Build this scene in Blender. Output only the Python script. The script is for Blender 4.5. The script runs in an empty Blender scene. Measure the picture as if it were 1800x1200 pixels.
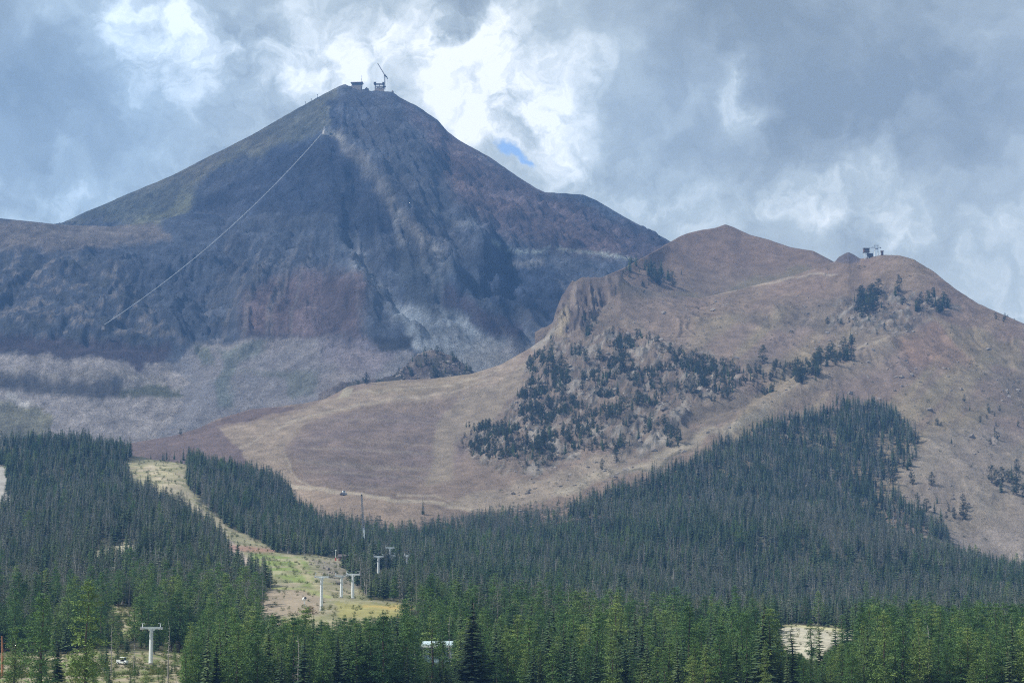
import bpy, math, random
import numpy as np
from mathutils import Vector

random.seed(7)
RNG = np.random.default_rng(11)
SC = bpy.context.scene
COL = SC.collection

# ------------------------------------------------------------------ camera
F = 4060.0                        # focal length in photograph pixels (1800 wide)
PITCH = math.atan(550.0 / F)      # horizon falls at photograph row 1150
CP, SP = math.cos(PITCH), math.sin(PITCH)
cam_d = bpy.data.cameras.new('camera')
cam_d.sensor_width = 36.0
cam_d.lens = F / 1800.0 * 36.0
cam_d.clip_start = 1.0
cam_d.clip_end = 30000.0
cam = bpy.data.objects.new('camera', cam_d)
cam.rotation_euler = (math.pi / 2 + PITCH, 0, 0)
COL.objects.link(cam)
SC.camera = cam

# ------------------------------------------------------------------ light
SUN_EL, SUN_AZ = 50.0, 256.0      # degrees; azimuth clockwise from +Y (the view direction)
sun_d = bpy.data.lights.new('sun', 'SUN')
sun_d.energy = 3.2
sun_d.angle = math.radians(5)
sun_d.color = (1.0, 0.95, 0.87)
sun = bpy.data.objects.new('sun', sun_d)
_e, _a = math.radians(SUN_EL), math.radians(SUN_AZ)
sun_dir = Vector((math.sin(_a) * math.cos(_e), math.cos(_a) * math.cos(_e), math.sin(_e)))
sun.rotation_euler = sun_dir.to_track_quat('Z', 'Y').to_euler()
COL.objects.link(sun)

vs = SC.view_settings
SC.display_settings.display_device = 'sRGB'
vs.view_transform = 'Standard'
vs.look = 'None'
vs.gamma = 1.0
vs.use_curve_mapping = False
vs.exposure = 0.6
SC.cycles.use_denoising = False
SC.cycles.filter_width = 1.1
SC.cycles.max_bounces = 5
SC.cycles.diffuse_bounces = 3
SC.cycles.volume_bounces = 1
SC.cycles.transparent_max_bounces = 6
SC.cycles.use_adaptive_sampling = True
SC.cycles.adaptive_threshold = 0.02
SC.cycles.sample_clamp_indirect = 4.0


def pix_dir(px, py):
    """World ray direction (y component 1) of a photograph pixel."""
    u = (np.asarray(px, float) - 900.0) / F
    v = (600.0 - np.asarray(py, float)) / F
    dy = CP - v * SP
    return u / dy, (SP + v * CP) / dy


def project(x, y, z):
    d = y * CP + z * SP
    return 900.0 + F * x / d, 600.0 - F * (z * CP - y * SP) / d


# ------------------------------------------------------------------ world
class NT:
    def __init__(self, tree):
        self.t = tree

    def n(self, kind, **kw):
        nd = self.t.nodes.new(kind)
        for k, v in kw.items():
            if k == 'inp':
                for kk, vv in v.items():
                    s = nd.inputs[kk]
                    if isinstance(vv, bpy.types.NodeSocket):
                        self.t.links.new(vv, s)
                    else:
                        s.default_value = vv
            else:
                setattr(nd, k, v)
        return nd

    def math(self, op, a, b=None, c=None, clamp=False):
        nd = self.t.nodes.new('ShaderNodeMath')
        nd.operation = op
        nd.use_clamp = clamp
        for i, v in enumerate((a, b, c)):
            if v is None:
                continue
            if isinstance(v, bpy.types.NodeSocket):
                self.t.links.new(v, nd.inputs[i])
            else:
                nd.inputs[i].default_value = v
        return nd.outputs[0]

    def vmath(self, op, a, b=None, scale=None):
        nd = self.t.nodes.new('ShaderNodeVectorMath')
        nd.operation = op
        for i, v in enumerate((a, b)):
            if v is None:
                continue
            if isinstance(v, bpy.types.NodeSocket):
                self.t.links.new(v, nd.inputs[i])
            else:
                nd.inputs[i].default_value = v
        if scale is not None:
            if isinstance(scale, bpy.types.NodeSocket):
                self.t.links.new(scale, nd.inputs['Scale'])
            else:
                nd.inputs['Scale'].default_value = scale
        return nd

    def mix(self, fac, a, b, blend='MIX'):
        nd = self.t.nodes.new('ShaderNodeMix')
        nd.data_type = 'RGBA'
        nd.blend_type = blend
        for s, v in ((nd.inputs[0], fac), (nd.inputs[6], a), (nd.inputs[7], b)):
            if isinstance(v, bpy.types.NodeSocket):
                self.t.links.new(v, s)
            elif isinstance(v, (tuple, list)):
                s.default_value = tuple(v) + ((1.0,) if len(v) == 3 else ())
            else:
                s.default_value = v
        return nd.outputs[2]

    def noise(self, vec, scale, detail=6, rough=0.55, dist=0.0, lac=2.0):
        nd = self.n('ShaderNodeTexNoise', inp={'Scale': scale, 'Detail': detail, 'Roughness': rough,
                                               'Distortion': dist, 'Lacunarity': lac})
        self.t.links.new(vec, nd.inputs['Vector'])
        return nd

    def ramp(self, fac, stops, interp='LINEAR'):
        nd = self.t.nodes.new('ShaderNodeValToRGB')
        nd.color_ramp.interpolation = interp
        els = nd.color_ramp.elements
        while len(els) < len(stops):
            els.new(0.5)
        for e, (p, c) in zip(els, stops):
            e.position = p
            e.color = tuple(c) + (1.0,)
        self.t.links.new(fac, nd.inputs[0])
        return nd.outputs[0]

    def maprange(self, v, a, b, c=0.0, d=1.0, smooth=True):
        nd = self.t.nodes.new('ShaderNodeMapRange')
        nd.interpolation_type = 'SMOOTHSTEP' if smooth else 'LINEAR'
        self.t.links.new(v, nd.inputs[0])
        for i, k in enumerate((a, b, c, d)):
            nd.inputs[i + 1].default_value = k
        return nd.outputs[0]


world = bpy.data.worlds.new('World')
SC.world = world
world.use_nodes = True
world.cycles.sampling_method = 'MANUAL'
world.cycles.sample_map_resolution = 256
wt = world.node_tree
wt.nodes.clear()
W = NT(wt)
tc = W.n('ShaderNodeTexCoord')
dirv = W.vmath('NORMALIZE', tc.outputs['Generated']).outputs[0]
sky = W.n('ShaderNodeTexSky')
sky.sky_type = 'NISHITA'
sky.sun_disc = False
sky.sun_elevation = math.radians(SUN_EL)
sky.sun_rotation = math.radians(SUN_AZ)
sky.altitude = 2300
sky_col = W.vmath('SCALE', sky.outputs[0], scale=0.19).outputs[0]

# slow and fast warps of the view direction give the clouds ragged edges
w1 = W.noise(dirv, 14.0, 3, 0.5)
w1v = W.vmath('SCALE', W.vmath('SUBTRACT', w1.outputs['Color'], (0.5, 0.5, 0.5)).outputs[0], scale=0.045).outputs[0]
w2 = W.noise(dirv, 60.0, 4, 0.55)
w2v = W.vmath('SCALE', W.vmath('SUBTRACT', w2.outputs['Color'], (0.5, 0.5, 0.5)).outputs[0], scale=0.026).outputs[0]
dw = W.vmath('NORMALIZE', W.vmath('ADD', W.vmath('ADD', dirv, w1v).outputs[0], w2v).outputs[0]).outputs[0]


def blobs(lst, vec):
    """Sum of soft cloud masses, each (column, row, radius, weight) as an angle on the sky."""
    acc = None
    for (px, py, s, wgt) in lst:
        a, b = pix_dir(px, py)
        d = Vector((float(a), 1.0, float(b))).normalized()
        dot = W.vmath('DOT_PRODUCT', vec, tuple(d)).outputs['Value']
        k = 1.0 / (s / F) ** 2
        g = W.math('EXPONENT', W.math('MULTIPLY_ADD', dot, k, -k))
        acc = W.math('MULTIPLY', g, wgt) if acc is None else W.math('MULTIPLY_ADD', g, wgt, acc)
    return acc


bright = blobs([
    (215, 25, 45, .45), (390, 60, 45, .30), (470, 185, 60, .26), (300, 20, 50, .22), (262, 75, 55, .55), (330, 110, 50, .35), (90, 0, 30, .3), (480, 70, 60, .28), (545, 150, 60, .3),
    (620, 110, 60, .60), (690, 30, 55, .5), (560, 30, 60, .22), (770, 70, 50, .55), (850, 40, 60, .45), (860, 130, 70, .45),
    (960, 165, 50, .5), (1050, 140, 50, .3), (900, 215, 60, .45), (990, 300, 60, .5), (840, 235, 60, .4), (760, 160, 60, .2),
    (1285, 185, 34, .5), (1325, 215, 26, .35), (1215, 150, 26, .26), (1480, 300, 60, .42), (1550, 310, 40, .26), (1370, 345, 45, .34),
    (1130, 325, 60, .28), (1170, 355, 50, .2), (1600, 425, 35, .26), (1440, 390, 18, .25), (60, 390, 90, .3), (190, 350, 90, .22),
    (1790, 440, 50, .3), (345, 290, 70, .16), (1730, 15, 60, .16), (192, 130, 16, .16), (420, 215, 90, .1), (1500, 440, 60, .2),
    (1260, 390, 70, .16), (1690, 560, 120, .2)], dw)
dark = blobs([
    (90, 200, 130, .22), (215, 190, 80, .12), (410, 125, 28, .26), (385, 35, 40, .2), (470, 120, 30, .12), (420, 195, 45, .12), (790, 5, 36, .42),
    (1120, 215, 60, .2), (1210, 300, 60, .12), (1050, 30, 60, .1), (1330, 90, 110, .26), (1460, 170, 110, .2),
    (1600, 180, 150, .16), (1760, 230, 90, .14), (1520, 40, 120, .12), (30, 60, 60, .1), (910, 275, 40, .25), (1700, 470, 60, .05)], dw)
n1 = W.noise(dw, 20.0, 8, 0.57, 0.0).outputs['Fac']
n2 = W.noise(dw, 52.0, 7, 0.58, 0.15).outputs['Fac']
bil = W.math('MULTIPLY', W.math('ABSOLUTE', W.math('SUBTRACT', W.noise(dw, 40.0, 5, 0.5, 0.0).outputs['Fac'], 0.5)), 4.0)
f = W.math('MULTIPLY_ADD', bright, 0.70, 0.38)
f = W.math('SUBTRACT', f, dark)
f = W.math('ADD', f, W.math('MULTIPLY', W.math('SUBTRACT', n1, 0.5), 1.1))
# small billows show mostly where the cloud is lit
amp = W.math('MULTIPLY_ADD', bright, 2.0, 0.28)
f = W.math('ADD', f, W.math('MULTIPLY', W.math('SUBTRACT', n2, 0.5), amp))
f = W.math('MULTIPLY_ADD', W.math('SUBTRACT', bil, 0.42), W.math('MULTIPLY_ADD', bright, 0.40, 0.02), f)
cloud = W.ramp(f, [(0.0, (0.27, 0.312, 0.315)), (0.30, (0.40, 0.457, 0.465)), (0.55, (0.55, 0.62, 0.62)),
                   (0.80, (0.84, 0.90, 0.89)), (1.0, (1.15, 1.17, 1.17))])
blue_side = blobs([(120, 230, 230, 0.8), (1130, 260, 130, 0.25)], dirv)
cloud = W.mix(W.math('MINIMUM', blue_side, 0.7), cloud, (0.80, 0.98, 1.22), 'MULTIPLY')
hole = W.math('MULTIPLY', blobs([(907, 268, 13, 1.0), (932, 277, 9, 0.7)], dw), 1.0)
hole = W.maprange(W.math('ADD', hole, W.math('MULTIPLY', W.math('SUBTRACT', n2, 0.5), 0.9)), 0.2, 0.9, 0.0, 1.0)
final = W.mix(hole, cloud, sky_col)
bg = W.n('ShaderNodeBackground', inp={'Strength': 0.76})
wt.links.new(final, bg.inputs[0])
wo = W.n('ShaderNodeOutputWorld')
wt.links.new(bg.outputs[0], wo.inputs[0])


# ------------------------------------------------------------------ numeric noise
def _hash(ix, iy, seed):
    h = (ix.astype(np.int64) * 374761393 + iy.astype(np.int64) * 668265263 + seed * 1442695041) & 0xffffffff
    h = ((h ^ (h >> 13)) * 1274126177) & 0xffffffff
    h = h ^ (h >> 16)
    return (h & 0xffffff) / float(0xffffff)


def vnoise(x, y, seed=0):
    ix, iy = np.floor(x), np.floor(y)
    fx, fy = x - ix, y - iy
    fx = fx * fx * fx * (fx * (fx * 6 - 15) + 10)
    fy = fy * fy * fy * (fy * (fy * 6 - 15) + 10)
    a, b = _hash(ix, iy, seed), _hash(ix + 1, iy, seed)
    c, d = _hash(ix, iy + 1, seed), _hash(ix + 1, iy + 1, seed)
    return (a + (b - a) * fx) * (1 - fy) + (c + (d - c) * fx) * fy


def fbm(x, y, octv=5, seed=0, gain=0.5):
    s, amp, tot = 0.0, 1.0, 0.0
    for o in range(octv):
        s = s + amp * vnoise(x * 2 ** o + 17.3 * o, y * 2 ** o - 9.1 * o, seed + o)
        tot += amp
        amp *= gain
    return s / tot


def ridged(x, y, octv=4, seed=0):
    s, amp, tot = 0.0, 1.0, 0.0
    for o in range(octv):
        s = s + amp * (1 - np.abs(2 * vnoise(x * 2 ** o + 5.7 * o, y * 2 ** o, seed + o) - 1))
        tot += amp
        amp *= 0.5
    return s / tot


def smooth(a, b, x):
    t = np.clip((x - a) / (b - a), 0, 1)
    return t * t * (3 - 2 * t)


def seg_dist(px, py, pts):
    best = np.full(px.shape, 1e9)
    for (x0, y0), (x1, y1) in zip(pts[:-1], pts[1:]):
        dx, dy = x1 - x0, y1 - y0
        t = np.clip(((px - x0) * dx + (py - y0) * dy) / (dx * dx + dy * dy + 1e-9), 0, 1)
        best = np.minimum(best, np.hypot(px - x0 - t * dx, py - y0 - t * dy))
    return best


def inside(px, py, poly):
    r = np.zeros(px.shape, bool)
    n = len(poly)
    for i in range(n):
        x0, y0 = poly[i]
        x1, y1 = poly[(i + 1) % n]
        if y0 == y1:
            continue
        c = ((y0 > py) != (y1 > py)) & (px < (x1 - x0) * (py - y0) / (y1 - y0) + x0)
        r ^= c
    return r


def area(px, py, poly, soft=8.0):
    soft = soft * 0.6
    d = seg_dist(px, py, list(poly) + [poly[0]])
    sd = np.where(inside(px, py, poly), d, -d)
    return smooth(-soft, soft, sd)


def stroke(px, py, pts, width, soft=None):
    soft = width * 0.7 if soft is None else soft
    return 1 - smooth(max(width - soft, 0), width + soft, seg_dist(px, py, pts))


def lay(col, mask, rgb, k=1.0):
    m = np.clip(mask * k, 0, 1)[..., None]
    col[...] = col * (1 - m) + np.array(rgb) * m


# ------------------------------------------------------------------ terrain sheets
def curve(knots, sm=34.0):
    k = np.array(knots, float)
    offs = np.linspace(-sm, sm, 11)

    def f_(px):
        a = sum(np.interp(px + o_, k[:, 0], k[:, 1]) for o_ in offs) / len(offs)
        return a, sum(np.interp(px + o_, k[:, 0], k[:, 2]) for o_ in offs) / len(offs)
    return f_


def crest(knots):
    return curve(knots, 2.0)


def sheet_grid(cols, rows, nrow, back):
    """Terrain sheet: each column follows an azimuth, each control row is (picture row, distance)."""
    P = []
    for rfun in rows:
        py, Y = rfun(cols)
        a, b = pix_dir(cols, py)
        P.append(np.stack([a, Y, b * Y], -1))
    for (dz, dY) in back:                      # the far side, falling away behind the crest
        q = P[-1].copy()
        q[:, 1] += dY
        q[:, 2] += dz
        P.append(q)
    P = np.array(P)                             # K, C, 3
    K = len(P)
    t = np.linspace(0, K - 1, nrow)
    i = np.clip(np.floor(t).astype(int), 0, K - 2)
    u = (t - i)[:, None, None]
    p0, p1, p2, p3 = P[np.maximum(i - 1, 0)], P[i], P[i + 1], P[np.minimum(i + 2, K - 1)]
    m1, m2 = (p2 - p0) * 0.5, (p3 - p1) * 0.5
    crest = (i + 1 >= K - 1 - len(back))[:, None, None] if back else None
    if back:                                    # keep the crest crisp: no overshoot past it
        m2 = np.where((i + 1 == K - 1 - len(back))[:, None, None], p2 - p1, m2)
        m1 = np.where((i == K - 1 - len(back))[:, None, None], p2 - p1, m1)
    h00 = 2 * u ** 3 - 3 * u ** 2 + 1
    h10 = u ** 3 - 2 * u ** 2 + u
    h01 = -2 * u ** 3 + 3 * u ** 2
    h11 = u ** 3 - u ** 2
    Q = h00 * p1 + h10 * m1 + h01 * p2 + h11 * m2
    G = Q.copy()
    G[..., 0] = Q[..., 0] * Q[..., 1]
    tt = np.clip(t / (K - 1 - len(back)), 0, None)[:, None] * np.ones(len(cols))[None]
    return G, tt


def grid_mesh(name, G, colr, mat, kind='structure'):
    R, C = G.shape[:2]
    me = bpy.data.meshes.new(name)
    me.vertices.add(R * C)
    me.vertices.foreach_set('co', G.reshape(-1).astype(np.float32))
    idx = np.arange(R * C).reshape(R, C)
    q = np.stack([idx[:-1, :-1], idx[:-1, 1:], idx[1:, 1:], idx[1:, :-1]], -1).reshape(-1, 4)
    me.loops.add(q.size)
    me.loops.foreach_set('vertex_index', q.reshape(-1).astype(np.int32))
    me.polygons.add(len(q))
    me.polygons.foreach_set('loop_start', (np.arange(len(q)) * 4).astype(np.int32))
    me.polygons.foreach_set('use_smooth', np.ones(len(q), bool))
    at = me.attributes.new('soil', 'FLOAT_COLOR', 'POINT')
    rgba = np.ones((R * C, 4), np.float32)
    rgba[:, :3] = np.clip(colr.reshape(-1, 3), 0, 1)
    at.data.foreach_set('color', rgba.reshape(-1))
    me.update()
    me.validate()
    me.materials.append(mat)
    o = bpy.data.objects.new(name, me)
    COL.objects.link(o)
    if kind:
        o['kind'] = kind
    return o


def soil_material(name, scale, var, bump, dist, speck=0.0, rough=0.95):
    """Ground: the soil or rock colour of the place, broken up by grain at two sizes."""
    m = bpy.data.materials.new(name)
    m.use_nodes = True
    t = m.node_tree
    N = NT(t)
    b = t.nodes['Principled BSDF']
    b.inputs['Roughness'].default_value = rough
    b.inputs['Specular IOR Level'].default_value = 0.15
    tcn = N.n('ShaderNodeTexCoord')
    pos = tcn.outputs['Object']
    at = N.n('ShaderNodeAttribute', attribute_name='soil')
    na = N.noise(pos, scale, 9, 0.78).outputs['Fac']
    nb = N.noise(pos, scale * 6.5, 6, 0.75).outputs['Fac']
    k = N.math('ADD', N.math('MULTIPLY', N.math('SUBTRACT', na, 0.5), var * 2.2),
               N.math('MULTIPLY', N.math('SUBTRACT', nb, 0.5), var * 1.6))
    k = N.math('ADD', k, 1.0)
    c = N.vmath('SCALE', at.outputs['Color'], scale=k).outputs[0]
    if speck:
        vo = N.n('ShaderNodeTexVoronoi', inp={'Scale': scale * 9.0})
        t.links.new(pos, vo.inputs['Vector'])
        sp = N.maprange(vo.outputs['Distance'], 0.10, 0.30, 1.0, 0.0)
        gate = N.maprange(N.noise(pos, scale * 1.7, 3, 0.5).outputs['Fac'], 0.48, 0.62)
        c = N.mix(N.math('MULTIPLY', N.math('MULTIPLY', sp, gate), speck), c, (0.06, 0.06, 0.055))
    t.links.new(c, b.inputs['Base Color'])
    bp = N.n('ShaderNodeBump', inp={'Strength': bump, 'Distance': dist})
    t.links.new(N.math('ADD', na, N.math('MULTIPLY', nb, 0.4)), bp.inputs['Height'])
    t.links.new(bp.outputs[0], b.inputs['Normal'])
    return m


M_ROCK = soil_material('mountain_rock', 0.03, 0.9, 1.0, 12.0)
M_SLOPE = soil_material('slope_grass_and_scree', 0.06, 0.7, 1.0, 3.5, 0.7)
M_GROUND = soil_material('valley_soil', 0.09, 0.4, 0.6, 0.8, 0.3)

# ---- the high peak --------------------------------------------------------
PEAK_SKY = [(-400, 640), (-200, 520), (0, 436), (60, 412), (110, 393), (150, 373), (215, 346), (260, 327), (300, 310), (360, 279),
            (430, 244), (500, 204), (550, 175), (585, 157), (598, 150), (606, 148), (620, 153), (640, 158), (655, 160),
            (690, 162), (715, 178), (745, 194), (770, 211), (785, 229), (820, 254), (860, 275), (900, 302), (940, 330),
            (958, 338), (985, 340), (1000, 341), (1025, 341), (1050, 352), (1100, 382), (1150, 410), (1178, 424), (1250, 456),
            (1350, 505), (1500, 570), (1800, 660), (2200, 720)]
SKY_Y = [(-400, 4300), (110, 4250), (600, 4200), (690, 4200), (900, 4150), (1178, 4050), (1500, 4000), (2200, 4000)]


def with_y(line, ys):
    y = np.array(ys, float)
    return [(a, b, float(np.interp(a, y[:, 0], y[:, 1]))) for a, b in line]


cols = np.arange(-320, 1500, 2.1)
rows = [curve([(-400, 830, 2800), (225, 830, 2665), (500, 790, 2700), (650, 730, 2750), (800, 705, 2850), (1000, 700, 2950), (1500, 700, 3000)]),
        curve([(-400, 700, 3300), (250, 640, 3075), (350, 628, 3035), (450, 618, 3010), (600, 612, 2990), (720, 620, 3000), (850, 600, 3080), (920, 592, 3180),
               (1000, 585, 3200), (1500, 640, 3200)]),
        curve([(-400, 600, 3850), (250, 470, 3700), (450, 450, 3400), (600, 440, 3370), (720, 440, 3380), (850, 430, 3480), (930, 440, 3560),
               (1050, 460, 3560), (1500, 590, 3500)]),
        curve([(-400, 640, 4180), (110, 420, 4100), (350, 340, 3960), (480, 300, 3800), (600, 262, 3790), (720, 280, 3780), (850, 340, 3800), (950, 380, 3800),
               (1100, 425, 3820), (1500, 580, 3800)]),
        crest(with_y(PEAK_SKY, SKY_Y))]
G, T = sheet_grid(cols, rows, 360, [(-260, 420), (-300, 600)])
xs, ys = pix_dir(606, 148)[0] * 4200, 4200.0
dx, dyy = G[..., 0] - xs, ys - G[..., 1]
r = np.hypot(dx, dyy) + 1
phi = np.arctan2(dx, np.maximum(dyy, 40.0))
fade = np.where(T <= 1, np.clip((1 - T) * 7, 0.10, 1), 0.25)
px0, py0 = project(G[..., 0], G[..., 1], G[..., 2])
bigwarp = fbm(G[..., 0] / 260, G[..., 2] / 200, 4, 3) - 0.5
gul = ridged(phi * 9 + bigwarp * 0.9, r / 1100 + 3, 5, 21)
gul2 = ridged(phi * 26 + bigwarp * 1.6, r / 420, 4, 31)
rough = fbm(G[..., 0] / 70, G[..., 1] / 70, 5, 41)
steep = smooth(0.16, 0.4, T)
calm = 1 - .75 * area(px0, py0, [(100, 400), (610, 140), (600, 240), (640, 330), (600, 430), (330, 430)], 40)
dz = ((gul - 0.55) * 30 * (0.25 + 0.75 * steep) + (gul2 - 0.55) * 16 * steep) * calm + (rough - 0.5) * (14 + 34 * steep * (.4 + .6 * calm))
# named ribs and gullies of the face
dz += 20 * stroke(px0, py0, [(600, 240), (655, 300), (715, 375), (770, 470), (795, 530), (905, 595)], 16, 14)
dz -= 12 * stroke(px0, py0, [(800, 250), (770, 330), (800, 420), (830, 500), (910, 570)], 14, 13)
dz -= 18 * stroke(px0, py0, [(868, 400), (893, 450), (897, 520), (915, 575)], 12, 11)
dz += 30 * stroke(px0, py0, [(860, 420), (840, 480), (800, 515)], 18, 15)
dz += 14 * stroke(px0, py0, [(575, 205), (570, 300), (585, 420)], 14, 14)
dz -= 20 * stroke(px0, py0, [(630, 300), (620, 420), (690, 520), (740, 570)], 14, 13)
dz += 22 * stroke(px0, py0, [(440, 520), (520, 480), (610, 500), (640, 570)], 26, 22)
dz += 12 * stroke(px0, py0, [(660, 600), (735, 600)], 12, 9)
dz += (fbm(G[..., 0] / 11, G[..., 1] / 11, 3, 77) - 0.5) * (4 + 11 * steep)
strat = fbm(G[..., 0] / 420 + bigwarp, (G[..., 2] + bigwarp * 60) / 13, 4, 47)        # level beds of rock
stratm = steep * smooth(300, 380, py0) * (.35 + .65 * smooth(.45, .62, fbm(G[..., 0] / 130, G[..., 2] / 130, 3, 48)))
dz += (strat - .5) * 20 * stratm
G[..., 2] += dz * fade
px, py = project(G[..., 0], G[..., 1], G[..., 2])
wx = px + (fbm(G[..., 0] / 34, G[..., 2] / 34, 6, 5, .6) - .5) * 34
wy = py + (fbm(G[..., 0] / 34, G[..., 2] / 34, 6, 6, .6) - .5) * 34
streak = fbm(phi * 60 + bigwarp * 4, r / 260, 4, 51)          # debris streaks down the fall line
streak2 = fbm(phi * 150 + bigwarp * 9, r / 160, 3, 53)
patch = fbm(G[..., 0] / 55, G[..., 2] / 45, 5, 61)


def peak_colour(px, py, wx, wy, shape):
    c = np.empty(shape + (3,))
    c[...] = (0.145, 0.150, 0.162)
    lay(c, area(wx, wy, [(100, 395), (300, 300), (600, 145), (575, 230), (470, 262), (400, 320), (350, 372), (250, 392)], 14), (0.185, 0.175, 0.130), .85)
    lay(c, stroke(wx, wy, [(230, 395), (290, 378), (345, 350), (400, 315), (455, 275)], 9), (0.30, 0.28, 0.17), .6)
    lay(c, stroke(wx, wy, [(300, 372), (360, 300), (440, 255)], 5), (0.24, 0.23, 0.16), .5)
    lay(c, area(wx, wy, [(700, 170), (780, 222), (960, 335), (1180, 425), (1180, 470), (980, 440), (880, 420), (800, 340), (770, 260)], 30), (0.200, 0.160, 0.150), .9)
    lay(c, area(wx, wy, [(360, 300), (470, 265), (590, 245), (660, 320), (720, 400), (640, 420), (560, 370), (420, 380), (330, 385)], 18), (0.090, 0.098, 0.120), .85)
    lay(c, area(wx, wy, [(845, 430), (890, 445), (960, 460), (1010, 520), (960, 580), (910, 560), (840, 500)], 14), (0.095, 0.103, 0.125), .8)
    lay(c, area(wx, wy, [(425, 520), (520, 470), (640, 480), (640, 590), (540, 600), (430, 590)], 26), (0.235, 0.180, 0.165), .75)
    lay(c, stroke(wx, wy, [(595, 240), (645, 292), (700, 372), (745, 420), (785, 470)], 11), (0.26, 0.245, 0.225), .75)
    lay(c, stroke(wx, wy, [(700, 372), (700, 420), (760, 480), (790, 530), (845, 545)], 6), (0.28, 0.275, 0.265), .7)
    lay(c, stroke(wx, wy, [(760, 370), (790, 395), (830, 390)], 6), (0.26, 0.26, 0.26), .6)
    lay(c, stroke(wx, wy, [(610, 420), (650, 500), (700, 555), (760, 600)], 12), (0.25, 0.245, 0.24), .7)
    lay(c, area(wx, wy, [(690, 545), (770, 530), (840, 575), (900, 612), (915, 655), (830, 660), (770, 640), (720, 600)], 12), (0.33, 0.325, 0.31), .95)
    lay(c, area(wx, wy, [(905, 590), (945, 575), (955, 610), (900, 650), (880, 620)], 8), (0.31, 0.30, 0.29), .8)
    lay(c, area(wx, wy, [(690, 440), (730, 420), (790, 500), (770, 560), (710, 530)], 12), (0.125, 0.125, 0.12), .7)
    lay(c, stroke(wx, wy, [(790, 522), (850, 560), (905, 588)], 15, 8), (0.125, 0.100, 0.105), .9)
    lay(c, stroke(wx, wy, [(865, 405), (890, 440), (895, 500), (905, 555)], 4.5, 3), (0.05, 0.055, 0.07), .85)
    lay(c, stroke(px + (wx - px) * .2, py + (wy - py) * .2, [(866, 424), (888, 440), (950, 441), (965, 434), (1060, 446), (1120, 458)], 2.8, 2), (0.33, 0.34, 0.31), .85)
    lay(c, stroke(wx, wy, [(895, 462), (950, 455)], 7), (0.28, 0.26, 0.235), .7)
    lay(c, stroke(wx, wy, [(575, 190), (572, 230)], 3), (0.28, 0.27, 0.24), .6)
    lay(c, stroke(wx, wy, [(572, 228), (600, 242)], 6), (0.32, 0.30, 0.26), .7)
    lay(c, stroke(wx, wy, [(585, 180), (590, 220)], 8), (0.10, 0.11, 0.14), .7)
    # scree aprons
    lay(c, area(wx, wy, [(180, 830), (195, 715), (290, 650), (345, 605), (450, 596), (600, 596), (650, 612), (735, 620), (720, 690), (560, 780), (400, 830)], 9), (0.315, 0.288, 0.268), .95)
    lay(c, area(wx, wy, [(560, 598), (640, 585), (700, 620), (655, 655), (560, 640)], 14), (0.30, 0.265, 0.265), .7)
    lay(c, area(wx, wy, [(652, 590), (735, 592), (725, 615), (668, 612)], 7), (0.10, 0.095, 0.09), .85)
    lay(c, area(wx, wy, [(345, 610), (372, 610), (370, 640), (352, 640)], 9), (0.18, 0.20, 0.15), .6)
    lay(c, area(wx, wy, [(385, 610), (470, 600), (460, 625), (415, 640), (405, 720), (383, 720)], 10), (0.20, 0.22, 0.18), .6)
    lay(c, area(wx, wy, [(420, 652), (560, 655), (560, 690), (520, 705), (500, 670)], 10), (0.20, 0.21, 0.16), .55)
    return c


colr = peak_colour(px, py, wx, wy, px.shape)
colr = 0.30 * (colr / 0.30) ** 1.6 * np.array([0.74, 0.81, 0.93])  # cloud shadow over the peak put into the colour: rock darker and bluer
lowmask = smooth(640, 560, py)
colr *= (1 + (streak - .5) * .5 * (0.35 + .65 * lowmask) * calm + (streak2 - .5) * .45 * lowmask * calm + (patch - .5) * 1.1 * lowmask)[..., None]
colr *= (1 + (fbm(G[..., 0] / 14, G[..., 2] / 14, 5, 71, .7) - .5) * (.55 + .75 * lowmask))[..., None]
chute = smooth(.60, .72, fbm(phi * 95 + bigwarp * 6, r / 520, 3, 87)) * smooth(.45, .62, fbm(G[..., 0] / 150, G[..., 2] / 120, 3, 88)) * calm
lay(colr, chute * smooth(330, 430, py), (0.20, 0.195, 0.20), .35)                     # thin debris chutes
colr *= (1 + (strat - .5) * 1.1 * stratm)[..., None]
tint = (fbm(G[..., 0] / 120, G[..., 2] / 90, 4, 72) - .5)[..., None]
colr *= 1 + tint * np.array([0.35, 0.05, -0.25])
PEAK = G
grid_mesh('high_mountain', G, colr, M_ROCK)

# ---- the shoulder to its left, with two cliff bands ------------------------
cols = np.arange(-340, 700, 2.0)
rows = [curve([(-400, 830, 2560), (225, 830, 2640), (700, 830, 2720)]),
        curve([(-400, 640, 2900), (150, 640, 2965), (300, 636, 3030), (450, 640, 3070), (700, 740, 3150)]),
        curve([(-400, 500, 3200), (0, 500, 3220), (300, 500, 3300), (450, 520, 3400), (700, 700, 3400)]),
        crest([(-400, 372, 3550), (-100, 374, 3580), (0, 383, 3600), (60, 389, 3620), (110, 395, 3650), (200, 397, 3680), (270, 388, 3700),
               (330, 374, 3730), (380, 376, 3700), (450, 420, 3640), (520, 500, 3600), (700, 690, 3500)])]
G, T = sheet_grid(cols, rows, 270, [(-60, 260), (-220, 420)])
fade = np.where(T <= 1, np.clip((1 - T) * 8, 0.06, 1), 0.3)
px0, py0 = project(G[..., 0], G[..., 1], G[..., 2])
steep = smooth(640, 590, py0) * smooth(400, 470, py0)
dz = (ridged(G[..., 0] / 60 + (fbm(G[..., 0] / 90, G[..., 2] / 90, 3, 8) - .5) * 2, G[..., 1] / 400, 4, 9) - .55) * 34 * steep
dz += (fbm(G[..., 0] / 60, G[..., 1] / 60, 5, 10) - .5) * (12 + 40 * steep)
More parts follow.
